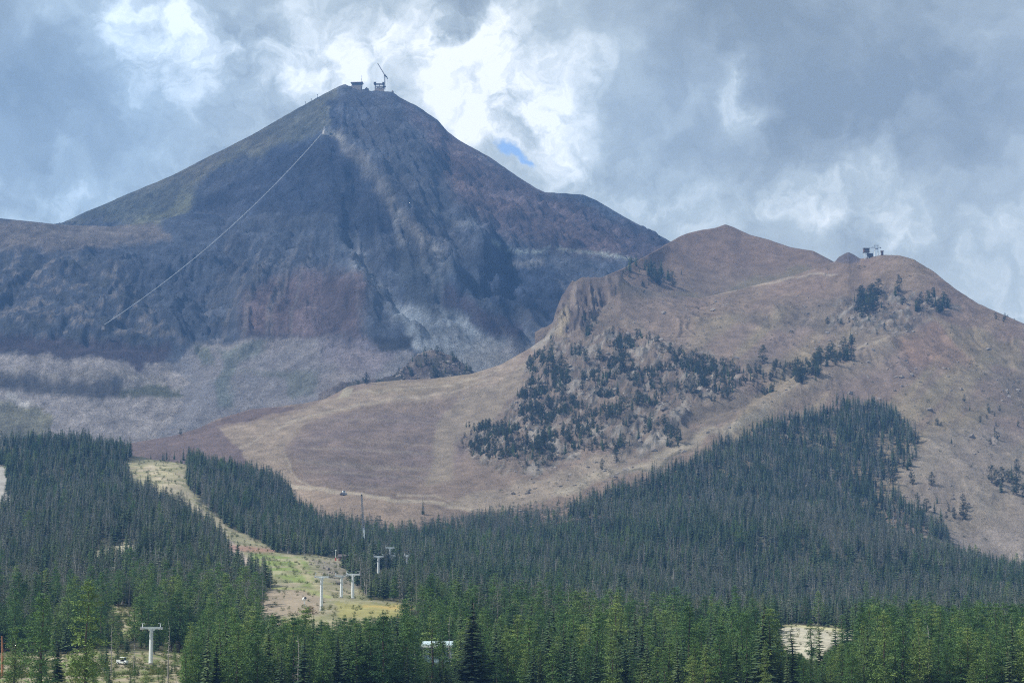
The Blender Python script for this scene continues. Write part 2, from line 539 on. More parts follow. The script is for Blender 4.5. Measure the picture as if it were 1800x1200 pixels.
dz += (fbm(G[..., 0] / 10, G[..., 1] / 10, 3, 78) - .5) * (3 + 8 * steep)
band_w = (fbm(G[..., 0] / 45, G[..., 1] * 0, 4, 12) - .5)
for (yy, x1) in ((606, 300), (676, 215)):           # steps where the cliff bands break the slope
    dz += 14 * smooth(yy + 14, yy - 2, py0 + band_w * 26) * smooth(yy - 90, yy - 20, py0) * smooth(x1 + 60, x1 - 20, px0)
G[..., 2] += dz * fade
px, py = project(G[..., 0], G[..., 1], G[..., 2])
wx = px + (fbm(G[..., 0] / 26, G[..., 2] / 26, 6, 5, .6) - .5) * 34
wy = py + (fbm(G[..., 0] / 20, G[..., 2] / 26, 6, 6, .6) - .5) * 30
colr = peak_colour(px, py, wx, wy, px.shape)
colr = 0.30 * (colr / 0.30) ** 1.6 * np.array([0.74, 0.81, 0.93])  # same painted cloud shadow as on the peak rock
lay(colr, area(wx, wy, [(-400, 360), (110, 392), (280, 392), (300, 420), (120, 440), (-400, 430)], 14), (0.17, 0.145, 0.125), .9)
rk = fbm(G[..., 0] / 15, G[..., 2] / 13, 5, 91, .6)
crag0 = area(wx, wy, [(-400, 440), (60, 440), (220, 470), (290, 560), (330, 600), (-400, 610)], 24)
lay(colr, crag0 * smooth(.52, .66, rk), (0.20, 0.178, 0.16), .75)
lay(colr, crag0 * smooth(.48, .34, rk), (0.075, 0.078, 0.075), .85)
lay(colr, area(wx, wy, [(-400, 625), (100, 622), (300, 640), (330, 660), (300, 840), (-400, 840)], 8), (0.315, 0.285, 0.27), .95)
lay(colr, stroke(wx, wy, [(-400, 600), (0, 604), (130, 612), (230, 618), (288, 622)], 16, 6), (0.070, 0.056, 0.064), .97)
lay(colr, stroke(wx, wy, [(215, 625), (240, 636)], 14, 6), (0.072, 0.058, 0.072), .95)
lay(colr, stroke(wx, wy, [(-400, 655), (150, 660), (290, 668)], 7, 6), (0.225, 0.205, 0.175), .7)
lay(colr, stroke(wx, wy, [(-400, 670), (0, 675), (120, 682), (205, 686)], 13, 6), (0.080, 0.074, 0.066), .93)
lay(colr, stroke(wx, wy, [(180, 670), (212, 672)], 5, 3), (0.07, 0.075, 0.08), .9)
lay(colr, stroke(wx, wy, [(220, 690), (265, 688), (330, 695)], 8, 5), (0.095, 0.10, 0.055), .93)
lay(colr, area(wx, wy, [(-400, 700), (10, 705), (70, 715), (90, 745), (60, 800), (-400, 800)], 10), (0.17, 0.165, 0.10), .85)
lay(colr, stroke(px, wy, [(18, 697), (45, 708)], 7, 3), (0.42, 0.40, 0.38), .9)
colr *= (1 + (rk - .5) * .7 + (fbm(G[..., 0] / 9, G[..., 2] / 9, 4, 73, .7) - .5) * .9)[..., None]
SHOULDER = G
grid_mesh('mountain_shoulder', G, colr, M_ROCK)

# ---- the wooded rock knoll behind the moraine -------------------------------
cols = np.arange(560, 960, 2.0)
rows = [curve([(540, 760, 2560), (1000, 760, 2560)]),
        crest([(540, 720, 2620), (560, 690, 2620), (600, 668, 2630), (650, 668, 2640), (690, 660, 2650), (705, 650, 2660), (725, 630, 2680), (745, 616, 2690),
               (765, 612, 2690), (790, 622, 2690), (815, 640, 2680), (840, 657, 2670), (880, 680, 2650), (1000, 760, 2650)])]
G, T = sheet_grid(cols, rows, 90, [(-50, 110), (-90, 160)])
fade = np.where(T <= 1, np.clip((1 - T) * 5, 0.25, 1), 0.5)
G[..., 2] += ((fbm(G[..., 0] / 16, G[..., 1] / 16, 5, 13) - .5) * 16 + (fbm(G[..., 0] / 4, G[..., 1] / 4, 3, 14) - .5) * 5) * fade
KNOLL = G
kn = fbm(G[..., 0] / 9, G[..., 2] / 9, 4, 15)
colr = np.empty(kn.shape + (3,))
colr[...] = (0.15, 0.125, 0.12)
lay(colr, smooth(.5, .7, kn), (0.27, 0.23, 0.20), .8)
lay(colr, smooth(.46, .3, kn), (0.085, 0.085, 0.07), .8)
grid_mesh('rock_knoll', G, colr, M_ROCK)

# ---- the brown summit behind the right ridge --------------------------------
cols = np.arange(940, 1760, 2.2)
rows = [curve([(900, 640, 2850), (1760, 600, 2950)]),
        curve([(900, 620, 2880), (1000, 560, 2930), (1100, 515, 2980), (1250, 500, 3120), (1450, 490, 3100), (1760, 560, 3050)]),
        crest([(900, 620, 2900), (980, 560, 2950), (1020, 512, 2980), (1060, 486, 3000), (1100, 468, 3050), (1140, 446, 3120), (1178, 424, 3250), (1195, 414, 3290),
               (1210, 408, 3310), (1235, 402, 3340), (1258, 399, 3360), (1275, 393, 3380), (1290, 398, 3380), (1302, 404, 3380), (1320, 412, 3360), (1350, 420, 3330),
               (1390, 434, 3290), (1430, 441, 3250), (1460, 457, 3220), (1500, 480, 3200), (1760, 600, 3100)])]
G, T = sheet_grid(cols, rows, 130, [(-90, 260), (-260, 420)])
fade = np.where(T <= 1, np.clip((1 - T) * 8, 0.08, 1), 0.3)
G[..., 2] += ((fbm(G[..., 0] / 90, G[..., 1] / 90, 5, 16) - .5) * 22 + (fbm(G[..., 0] / 8, G[..., 1] / 8, 3, 17) - .5) * 2.5) * fade
px, py = project(G[..., 0], G[..., 1], G[..., 2])
wx = px + (fbm(G[..., 0] / 40, G[..., 2] / 40, 5, 5) - .5) * 40
wy = py + (fbm(G[..., 0] / 40, G[..., 2] / 40, 5, 6) - .5) * 40
colr = np.empty(px.shape + (3,))
colr[...] = (0.225, 0.165, 0.130)
lay(colr, smooth(440, 520, wy), (0.235, 0.190, 0.150), .8)
lay(colr, stroke(wx, wy, [(1190, 520), (1260, 530), (1330, 500), (1420, 480)], 10), (0.19, 0.175, 0.11), .6)
colr *= (1 + (fbm(G[..., 0] / 20, G[..., 2] / 12, 5, 74, .65) - .5) * .6)[..., None] * np.array([.78, .75, .715])
BROWN = G
grid_mesh('brown_summit', G, colr, M_SLOPE)

# ---- moraine, bowl and the big right hillside -------------------------------
cols = np.arange(-340, 2200, 2.3)
rows = [curve([(-400, 960, 1950), (225, 870, 1960), (400, 890, 1900), (600, 945, 1760), (900, 925, 1800), (1100, 900, 1820), (1400, 920, 1830), (1600, 990, 1840),
               (1800, 1040, 1860), (2200, 1080, 1860)]),
        curve([(-400, 940, 2080), (225, 812, 2120), (400, 820, 2060), (520, 862, 1980), (600, 873, 1940), (750, 890, 1950), (900, 868, 2010), (1100, 805, 2110), (1300, 790, 2130),
               (1600, 830, 2120), (1800, 870, 2120), (2200, 930, 2120)]),
        curve([(-400, 930, 2200), (225, 795, 2240), (400, 772, 2240), (520, 780, 2180), (620, 815, 2110), (750, 830, 2130), (900, 765, 2240), (1100, 690, 2330), (1300, 660, 2400),
               (1600, 690, 2360), (1800, 750, 2350), (2200, 850, 2330)]),
        curve([(-400, 925, 2290), (225, 785, 2310), (400, 745, 2380), (520, 735, 2380), (650, 725, 2360), (780, 722, 2420), (900, 690, 2500), (985, 612, 2560), (1100, 585, 2600), (1300, 575, 2660),
               (1450, 560, 2690), (1600, 570, 2650), (1800, 660, 2560), (2200, 790, 2520)]),
        crest([(-400, 920, 2330), (100, 822, 2340), (225, 779, 2360), (300, 766, 2390), (345, 753, 2420), (385, 735, 2450), (440, 719, 2480), (515, 714, 2510), (570, 703, 2540),
               (610, 681, 2570), (640, 674, 2580), (700, 668, 2600), (760, 665, 2610), (830, 656, 2620), (880, 640, 2640), (930, 612, 2660), (958, 592, 2680), (972, 566, 2700),
               (982, 532, 2720), (1000, 503, 2740), (1018, 491, 2750), (1040, 488, 2760), (1090, 484, 2780), (1110, 500, 2800), (1150, 512, 2860), (1230, 524, 2920), (1300, 508, 2940),
               (1400, 482, 2930), (1468, 459, 2900), (1474, 451, 2900), (1484, 445, 2900), (1491, 442, 2900), (1500, 446, 2900), (1512, 454, 2890), (1530, 451, 2880),
               (1550, 447, 2870), (1580, 448, 2860), (1605, 455, 2850), (1640, 478, 2830), (1680, 510, 2800), (1720, 535, 2780), (1760, 552, 2760), (1800, 568, 2740), (2000, 660, 2700), (2200, 740, 2680)])]
G, T = sheet_grid(cols, rows, 330, [(-45, 130), (-200, 260)])
px0, py0 = project(G[..., 0], G[..., 1], G[..., 2])
fade = np.where(T <= 1, np.clip((1 - T) * 9, 0.07, 1), 0.3)
CRAG = [(972, 590), (1040, 566), (1110, 585), (1180, 610), (1295, 645), (1295, 690), (1215, 712), (1190, 785), (1090, 808), (1060, 780),
        (1000, 800), (960, 825), (880, 836), (800, 780), (880, 735), (915, 680), (945, 625)]
cragm = area(px0, py0, CRAG, 18)
CLIFF = [(968, 590), (975, 545), (990, 505), (1030, 488), (1092, 482), (1085, 510), (1050, 545), (1030, 575), (1000, 590)]
cliffm = area(px0, py0, CLIFF, 8)
crag2 = area(px0, py0, [(1480, 520), (1560, 500), (1640, 520), (1690, 545), (1620, 560), (1580, 590), (1510, 580), (1450, 570)], 14)
dz = (fbm(G[..., 0] / 110, G[..., 1] / 110, 5, 18) - .5) * 20
dz += (fbm(G[..., 0] / 9, G[..., 1] / 9, 3, 19) - .5) * 1.6
dz += cragm * ((ridged(G[..., 0] / 34, G[..., 1] / 40, 4, 20) - .55) * 20 + (fbm(G[..., 0] / 6, G[..., 1] / 6, 3, 22) - .5) * 9)
dz += crag2 * (fbm(G[..., 0] / 9, G[..., 1] / 9, 4, 23) - .5) * 14
dz += cliffm * ((ridged(G[..., 0] / 11, G[..., 1] / 90, 4, 24) - .5) * 40 + (fbm(G[..., 0] / 5, G[..., 1] / 5, 3, 25) - .5) * 8)
dz -= 7 * stroke(px0, py0, [(1210, 740), (1300, 700), (1400, 655)], 9, 8)
dz += 9 * stroke(px0, py0, [(1250, 775), (1350, 712), (1470, 650), (1560, 610)], 16, 14)
dz += (fbm((G[..., 0] + G[..., 2]) / 30, (G[..., 0] - G[..., 2]) / 260, 3, 26) - .5) * 5 * smooth(1100, 1300, px0)
rw = (fbm(G[..., 0] / 45, G[..., 1] / 70, 4, 34) - .5)
rill = ridged(G[..., 0] / 17 + rw * 5 + G[..., 1] / 160, G[..., 1] / 240, 4, 35)
rillm = smooth(880, 980, px0) * (.35 + .65 * smooth(.42, .6, fbm(G[..., 0] / 80, G[..., 1] / 80, 3, 36)))
dz -= (rill - .5) * 5.5 * rillm
bowl = area(px0, py0, [(500, 790), (545, 745), (640, 722), (800, 712), (850, 760), (790, 840), (690, 862), (590, 852), (530, 830)], 12)
dz += bowl * (fbm(G[..., 0] / 120, G[..., 2] / 5, 3, 27) - .5) * 2.4
G[..., 2] += dz * fade
px, py = project(G[..., 0], G[..., 1], G[..., 2])
wx = px + (fbm(G[..., 0] / 26, G[..., 2] / 26, 5, 5) - .5) * 34
wy = py + (fbm(G[..., 0] / 26, G[..., 2] / 26, 5, 6) - .5) * 34
vx = px + (fbm(G[..., 0] / 16, G[..., 2] / 16, 4, 5) - .5) * 10
vy = py + (fbm(G[..., 0] / 16, G[..., 2] / 16, 4, 6) - .5) * 10
colr = np.empty(px.shape + (3,))
colr[...] = (0.255, 0.200, 0.165)
hs = fbm((px + py) / 90, (px - py * .2) / 300, 4, 28)
lay(colr, smooth(.5, .7, hs) * smooth(1150, 1300, px), (0.235, 0.185, 0.165), .8)
lay(colr, smooth(.52, .38, hs) * smooth(1150, 1300, px), (0.305, 0.26, 0.18), .8)
lay(colr, smooth(.52, .64, fbm(G[..., 0] / 70, G[..., 2] / 50, 5, 85)) * smooth(950, 1100, px), (0.185, 0.160, 0.125), .65)
lay(colr, area(wx, wy, [(1380, 450), (1600, 440), (1800, 570), (1800, 640), (1640, 560), (1480, 520), (1250, 560), (1180, 520)], 20), (0.250, 0.185, 0.150), .6)
lay(colr, area(wx, wy, [(1570, 590), (1660, 570), (1740, 610), (1700, 650), (1600, 640)], 26), (0.31, 0.205, 0.155), .6)
lay(colr, area(wx, wy, [(1640, 560), (1800, 600), (1800, 655), (1700, 630)], 10), (0.24, 0.215, 0.14), .5)
lay(colr, stroke(wx, wy, [(1340, 718), (1460, 655), (1560, 610)], 22, 18), (0.32, 0.265, 0.205), .7)
lay(colr, area(wx, wy, [(1560, 830), (1640, 760), (1720, 740), (1800, 780), (2200, 900), (2200, 1100), (1640, 960)], 30), (0.315, 0.275, 0.235), .8)
lay(colr, area(wx, wy, [(1640, 930), (1800, 930), (2200, 990), (2200, 1100), (1640, 1000)], 14), (0.35, 0.305, 0.275), .8)
# moraine grass, bowl and its road
lay(colr, area(vx, vy, [(200, 830), (215, 782), (385, 738), (425, 775), (445, 815), (400, 850)], 5), (0.180, 0.138, 0.135), .95)
lay(colr, area(vx, vy, [(384, 752), (500, 732), (600, 690), (750, 668), (920, 620), (880, 690), (780, 702), (640, 712), (545, 740), (498, 790), (520, 850), (590, 868), (500, 890), (430, 800)], 5), (0.345, 0.283, 0.225), .85)
lay(colr, area(vx, vy, [(386, 748), (392, 732), (440, 717), (515, 713), (520, 718), (455, 735)], 3), (0.155, 0.115, 0.108), .95)
lay(colr, area(vx, vy, [(590, 700), (605, 680), (620, 680), (615, 700)], 3), (0.40, 0.36, 0.27), .9)
lay(colr, area(vx, vy, [(640, 690), (660, 672), (760, 664), (850, 650), (830, 680), (720, 695)], 5), (0.30, 0.245, 0.175), .7)
lay(colr, bowl * (.55 + .45 * smooth(.35, .6, fbm(G[..., 0] / 30, G[..., 2] / 12, 4, 37))), (0.225, 0.178, 0.168), .9)
lay(colr, bowl * smooth(.55, .75, fbm(G[..., 0] / 140, G[..., 2] / 4, 3, 27)), (0.29, 0.25, 0.21), .5)
lay(colr, area(wx, wy, [(780, 720), (900, 660), (960, 600), (945, 640), (910, 690), (870, 740), (800, 780), (790, 850), (740, 860)], 10), (0.30, 0.255, 0.20), .8)
lay(colr, area(vx, vy, [(520, 862), (600, 868), (740, 884), (780, 900), (720, 930), (600, 940), (545, 900)], 5), (0.36, 0.285, 0.225), .8)
lay(colr, stroke(vx, vy, [(505, 852), (560, 860), (620, 867), (700, 878), (760, 882), (830, 897)], 3.2, 2), (0.47, 0.41, 0.33), .9)
lay(colr, area(wx, wy, [(780, 890), (900, 850), (1060, 800), (1180, 780), (1000, 862), (860, 905)], 9), (0.35, 0.30, 0.245), .8)
lay(colr, stroke(wx, wy, [(985, 858), (1080, 836), (1150, 815), (1220, 780), (1290, 742), (1340, 718)], 9, 5), (0.40, 0.36, 0.29), .7)
lay(colr, stroke(wx, wy, [(1070, 845), (1150, 822), (1220, 795)], 2.4, 2), (0.12, 0.12, 0.09), .7)
for tr in ([(420, 790), (500, 745), (600, 716), (700, 700), (790, 690), (860, 668)], [(500, 800), (520, 840), (560, 862)], [(610, 690), (700, 686), (800, 676), (880, 652)],
           [(830, 890), (760, 872), (700, 868)], [(1360, 700), (1450, 640), (1540, 600), (1640, 560), (1600, 530)], [(1240, 520), (1330, 500), (1425, 481)]):
    lay(colr, stroke(vx, vy, tr, 1.8, 1.4), (0.44, 0.385, 0.31), .6)             # worn tracks
# crags
rk = fbm(G[..., 0] / 6, G[..., 2] / 6, 4, 92)
rk2 = fbm((G[..., 0] - G[..., 2]) / 6, (G[..., 0] + G[..., 2]) / 26, 4, 93)
for m_ in (area(wx, wy, CRAG, 18), crag2):
    lay(colr, m_, (0.215, 0.178, 0.150), .7)
    lay(colr, m_ * smooth(.52, .66, rk2), (0.36, 0.335, 0.305), .8)
    lay(colr, m_ * smooth(.47, .33, rk), (0.085, 0.085, 0.075), .8)
colr *= (1 - (rill - .55) * .55 * rillm)[..., None]
lay(colr, cliffm, (0.135, 0.112, 0.105), .9)
lay(colr, cliffm * smooth(.5, .7, fbm(G[..., 0] / 5, G[..., 2] / 30, 4, 94)), (0.27, 0.225, 0.195), .8)
lay(colr, area(wx, wy, [(975, 585), (980, 545), (992, 530), (1000, 560), (992, 590)], 5), (0.36, 0.31, 0.23), .8)
lay(colr, stroke(vx, vy, [(936, 612), (962, 596), (975, 580)], 5, 3), (0.40, 0.37, 0.33), .8)
lay(colr, area(px, py, [(1468, 460), (1472, 448), (1490, 440), (1508, 450), (1512, 460), (1490, 464)], 3), (0.13, 0.115, 0.13), .9)
lay(colr, stroke(vx, vy, [(1425, 481), (1470, 480)], 1.6, 1.2), (0.42, 0.38, 0.33), .8)
colr *= (1 + (fbm(G[..., 0] / 12, G[..., 2] / 9, 5, 75, .65) - .5) * .6)[..., None] * np.array([.87, .84, .795])
HILL = G
HILL_PX = (px, py)
grid_mesh('right_hillside', G, colr, M_SLOPE)

# ---- the valley floor and its wooded benches ---------------------------------
GX = [-500, -300, 0, 150, 228, 300, 400, 480, 560, 640, 700, 850, 1000, 1200, 1360, 1430, 1600, 1800, 2100, 2400]
GT = {
    420: [1240] * 20,
    560: [1205, 1205, 1198, 1196, 1198, 1200, 1206, 1206, 1202, 1200, 1200, 1205, 1204, 1208, 1208, 1208, 1208, 1208, 1208, 1208],
    700: [1172, 1170, 1160, 1158, 1160, 1166, 1176, 1172, 1166, 1164, 1162, 1168, 1164, 1170, 1168, 1166, 1172, 1174, 1174, 1174],
    850: [1106, 1102, 1096, 1088, 1085, 1092, 1108, 1092, 1074, 1072, 1074, 1112, 1108, 1132, 1130, 1128, 1138, 1142, 1142, 1142],
    1000: [1066, 1062, 1056, 1048, 1044, 1046, 1050, 1040, 1042, 1050, 1058, 1086, 1088, 1112, 1099, 1102, 1116, 1122, 1122, 1122],
    1200: [1005, 1002, 996, 988, 984, 988, 990, 992, 996, 1008, 1026, 1052, 1060, 1088, 1100, 1102, 1098, 1098, 1096, 1096],
    1450: [935, 932, 926, 918, 908, 910, 938, 954, 966, 972, 990, 1006, 1010, 1030, 1046, 1050, 1058, 1062, 1066, 1066],
    1700: [886, 882, 872, 862, 850, 846, 872, 902, 926, 944, 960, 958, 952, 940, 932, 932, 972, 1022, 1056, 1070],
    1830: [830, 826, 818, 812, 818, 818, 834, 852, 924, 940, 952, 930, 926, 904, 902, 908, 962, 1018, 1056, 1072],
    1980: [800, 796, 788, 786, 806, 822, 846, 862, 928, 944, 952, 916, 906, 905, 915, 928, 990, 1040, 1070, 1085],
    2300: [860, 860, 860, 860, 870, 880, 900, 920, 960, 970, 970, 960, 950, 960, 990, 1000, 1060, 1090, 1110, 1120],
}
cols = np.arange(-480, 2380, 5.0)
rows = []
for yv, lst in GT.items():
    rows.append(curve([(a, b, yv) for a, b in zip(GX, lst)], 20.0))
near = [curve([(-500, 1650, 60), (2400, 1650, 60)]), curve([(-500, 1300, 230), (2400, 1300, 230)])]
G, T = sheet_grid(cols, near + rows, 620, [])
G[..., 2] += (fbm(G[..., 0] / 60, G[..., 1] / 60, 4, 29) - .5) * 7 + (fbm(G[..., 0] / 7, G[..., 1] / 7, 3, 30) - .5) * 1.0
px, py = project(G[..., 0], G[..., 1], G[..., 2])
vx = px + (fbm(G[..., 0] / 14, G[..., 1] / 14, 4, 5) - .5) * 14
vy = py + (fbm(G[..., 0] / 14, G[..., 1] / 14, 4, 6) - .5) * 10
RUN = [(220, 812), (300, 809), (328, 812), (328, 850), (352, 882), (402, 926), (470, 958), (488, 974), (600, 978), (622, 985), (606, 1000),
       (622, 1025), (645, 1052), (730, 1060), (745, 1075), (700, 1130), (560, 1150), (455, 1130), (452, 1075), (470, 1052), (486, 1032), (445, 1012), (404, 995),
       (394, 950), (350, 915), (300, 890), (255, 858), (222, 830)]
CLEAR2 = [(1362, 1098), (1400, 1098), (1508, 1106), (1500, 1118), (1450, 1140), (1440, 1160), (1380, 1150)]
CLEAR3 = [(-100, 1150), (120, 1150), (190, 1140), (340, 1150), (320, 1230), (280, 1300), (-100, 1300)]
CLEAR4 = [(185, 1062), (265, 1072), (262, 1105), (230, 1120), (185, 1110)]
CLEAR5 = [(150, 985), (180, 962), (240, 954), (238, 974), (165, 1000)]
CLEAR6 = [(62, 1030), (78, 1012), (98, 1008), (92, 1022), (70, 1040)]
CLEAR7 = [(1505, 898), (1560, 905), (1620, 930), (1640, 950), (1590, 940), (1510, 912)]
CLEAR8 = [(-100, 815), (12, 820), (14, 870), (30, 895), (-100, 900)]
colr = np.empty(px.shape + (3,))
colr[...] = (0.075, 0.075, 0.045)
lay(colr, area(vx, vy, RUN, 6), (0.285, 0.265, 0.165), 1)
lay(colr, area(vx, vy, [(230, 815), (325, 815), (325, 850), (280, 870)], 8), (0.38, 0.335, 0.215), .8)
lay(colr, stroke(vx, vy, [(262, 820), (300, 860), (360, 905), (400, 945)], 6, 4), (0.42, 0.36, 0.26), .7)
lay(colr, area(vx, vy, [(438, 970), (535, 980), (560, 1035), (500, 1018), (450, 1000)], 6), (0.200, 0.262, 0.075), .9)
lay(colr, area(vx, vy, RUN, 6) * smooth(.52, .66, fbm(G[..., 0] / 11, G[..., 1] / 16, 4, 89)), (0.40, 0.335, 0.255), .55)
lay(colr, area(vx, vy, RUN, 6) * smooth(.48, .36, fbm(G[..., 0] / 9, G[..., 1] / 14, 4, 90)), (0.16, 0.17, 0.075), .55)
lay(colr, stroke(vx, vy, [(400, 955), (430, 985), (448, 1012)], 7, 4), (0.44, 0.36, 0.31), .9)
lay(colr, stroke(vx, vy, [(400, 962), (480, 968)], 4, 3), (0.35, 0.20, 0.16), .8)
lay(colr, stroke(vx, vy, [(520, 985), (545, 1020), (575, 1045)], 4, 3), (0.38, 0.33, 0.21), .8)
lay(colr, area(vx, vy, [(548, 984), (620, 987), (640, 1030), (612, 1040), (575, 1012)], 9), (0.225, 0.20, 0.165), .75)
lay(colr, area(vx, vy, [(455, 1042), (530, 1034), (570, 1052), (560, 1080), (460, 1085)], 6), (0.33, 0.265, 0.205), .8)
lay(colr, area(vx, vy, [(585, 1058), (640, 1058), (740, 1064), (740, 1085), (600, 1085)], 5), (0.33, 0.305, 0.115), .8)
lay(colr, stroke(vx, vy, [(640, 1064), (700, 1068)], 3, 2), (0.45, 0.33, 0.12), .8)
lay(colr, stroke(vx, vy, [(470, 1030), (530, 1034), (580, 1050)], 3, 2), (0.30, 0.33, 0.12), .7)
for poly, rgb in ((CLEAR2, (0.47, 0.435, 0.34)), (CLEAR3, (0.33, 0.295, 0.19)), (CLEAR4, (0.31, 0.29, 0.16)), (CLEAR5, (0.46, 0.42, 0.30)), (CLEAR6, (0.55, 0.47, 0.19)),
                  (CLEAR7, (0.31, 0.235, 0.205)), (CLEAR8, (0.36, 0.34, 0.31))):
    lay(colr, area(vx, vy, poly, 5), rgb, 1)
lay(colr, stroke(vx, vy, [(1365, 1099), (1500, 1107)], 3.5, 2), (0.50, 0.47, 0.25), .8)
c3 = area(vx, vy, CLEAR3, 8) + area(vx, vy, CLEAR4, 8)
gp = fbm(G[..., 0] / 4, G[..., 1] / 4, 4, 33)
lay(colr, c3 * smooth(.5, .62, gp), (0.16, 0.21, 0.065), .8)
lay(colr, c3 * smooth(.46, .36, gp), (0.40, 0.34, 0.27), .7)
colr *= (1 + (fbm(G[..., 0] / 9, G[..., 1] / 9, 4, 76) - .5) * .5)[..., None]
VALLEY = G
VALLEY_PX = (px, py)
grid_mesh('ground', G, colr, M_GROUND)


def locate(Gr, px, py):
    """Nearest point of a terrain sheet to a picture position (the nearest one to us if several)."""
    a, b = project(Gr[..., 0], Gr[..., 1], Gr[..., 2])
    d = np.hypot(a - px, b - py)
    k = np.argmin(d + Gr[..., 1] * 0.0005)
    return Vector(Gr.reshape(-1, 3)[k])


# ------------------------------------------------------------------ tree meshes
def mesh_from(name, V, Fc, mat, smooth_=False):
    me = bpy.data.meshes.new(name)
    me.from_pydata([tuple(v) for v in V], [], [tuple(f_) for f_ in Fc])
    if smooth_:
        me.polygons.foreach_set('use_smooth', [True] * len(me.polygons))
    me.materials.append(mat)
    me.update()
    return me


def tube_rings(V, Fc, pts, radii, n=6):
    base = len(V)
    pts = [Vector(p) for p in pts]
    for i, (p, rr) in enumerate(zip(pts, radii)):
        d = (pts[min(i + 1, len(pts) - 1)] - pts[max(i - 1, 0)])
        d = d.normalized() if d.length > 1e-6 else Vector((0, 0, 1))
        u = d.orthogonal().normalized()
        w = d.cross(u)
        for j in range(n):
            a = 2 * math.pi * j / n
            V.append(p + (u * math.cos(a) + w * math.sin(a)) * rr)
    for i in range(len(pts) - 1):
        for j in range(n):
            a = base + i * n + j
            b = base + i * n + (j + 1) % n
            Fc.append((a, b, b + n, a + n))
    Fc.append(tuple(base + (len(pts) - 1) * n + j for j in range(n)))


def foliage_material(name, dark, mid, light):
    m = bpy.data.materials.new(name)
    m.use_nodes = True
    t = m.node_tree
    N = NT(t)
    b = t.nodes['Principled BSDF']
    b.inputs['Roughness'].default_value = 0.75
    b.inputs['Specular IOR Level'].default_value = 0.2
    oi = N.n('ShaderNodeObjectInfo')
    ge = N.n('ShaderNodeNewGeometry')
    patchn = N.noise(ge.outputs['Position'], 0.022, 4, 0.6).outputs['Fac']
    leaf = N.noise(ge.outputs['Position'], 0.9, 3, 0.6).outputs['Fac']
    k = N.math('ADD', N.math('MULTIPLY', oi.outputs['Random'], 0.62), N.math('MULTIPLY', N.math('SUBTRACT', patchn, 0.5), 1.6))
    k = N.math('ADD', k, N.math('MULTIPLY', N.math('SUBTRACT', leaf, 0.5), 0.7))
    c = N.ramp(N.math('ADD', k, 0.15), [(0.0, dark), (0.5, mid), (1.0, light)])
    t.links.new(c, b.inputs['Base Color'])
    return m


def plain_material(name, rgb, rough=0.6, metal=0.0, var=0.25, scale=2.0):
    m = bpy.data.materials.new(name)
    m.use_nodes = True
    t = m.node_tree
    N = NT(t)
    b = t.nodes['Principled BSDF']
    b.inputs['Roughness'].default_value = rough
    b.inputs['Metallic'].default_value = metal
    tcn = N.n('ShaderNodeTexCoord')
    nn = N.noise(tcn.outputs['Object'], scale, 5, 0.6).outputs['Fac']
    k = N.math('MULTIPLY_ADD', N.math('SUBTRACT', nn, 0.5), var * 2, 1.0)
    c = N.n('ShaderNodeRGB')
    c.outputs[0].default_value = tuple(rgb) + (1,)
    t.links.new(N.vmath('SCALE', c.outputs[0], scale=k).outputs[0], b.inputs['Base Color'])
    return m


M_SPRUCE = foliage_material('spruce_needles', (0.036, 0.070, 0.038), (0.082, 0.135, 0.062), (0.160, 0.210, 0.090))
M_PINE = foliage_material('pine_needles', (0.040, 0.096, 0.034), (0.110, 0.205, 0.060), (0.250, 0.320, 0.092))
M_DULL = foliage_material('thinning_needles', (0.085, 0.105, 0.084), (0.145, 0.165, 0.125), (0.220, 0.220, 0.175))
M_WHITEBARK = foliage_material('whitebark_needles', (0.026, 0.042, 0.028), (0.044, 0.066, 0.038), (0.080, 0.100, 0.052))
M_DARKSPRUCE = foliage_material('dark_spruce_needles', (0.012, 0.024, 0.014), (0.020, 0.038, 0.020), (0.034, 0.056, 0.028))
M_SHRUB = foliage_material('shrub_leaves', (0.06, 0.09, 0.025), (0.12, 0.15, 0.045), (0.22, 0.20, 0.06))
M_RUST = foliage_material('rust_leaves', (0.10, 0.055, 0.018), (0.17, 0.095, 0.025), (0.24, 0.15, 0.04))
M_BARK = plain_material('conifer_bark', (0.10, 0.075, 0.058), 0.9, 0, .4, 3)
M_DEAD = plain_material('bleached_dead_wood', (0.34, 0.32, 0.30), 0.9, 0, .35, 3)
M_REDWOOD = plain_material('orange_dead_bark', (0.42, 0.19, 0.10), 0.9, 0, .35, 3)


def trunk_mesh(name, H, r0, mat, seed, top=0.97):
    rnd = random.Random(seed)
    V, Fc = [], []
    pts = [(rnd.uniform(-.04, .04) * i, rnd.uniform(-.04, .04) * i, H * top * i / 6 - (0.6 if i == 0 else 0)) for i in range(7)]
    tube_rings(V, Fc, pts, [r0 * (1 - .93 * i / 6) for i in range(7)], 6)
    return mesh_from(name, V, Fc, mat, True)


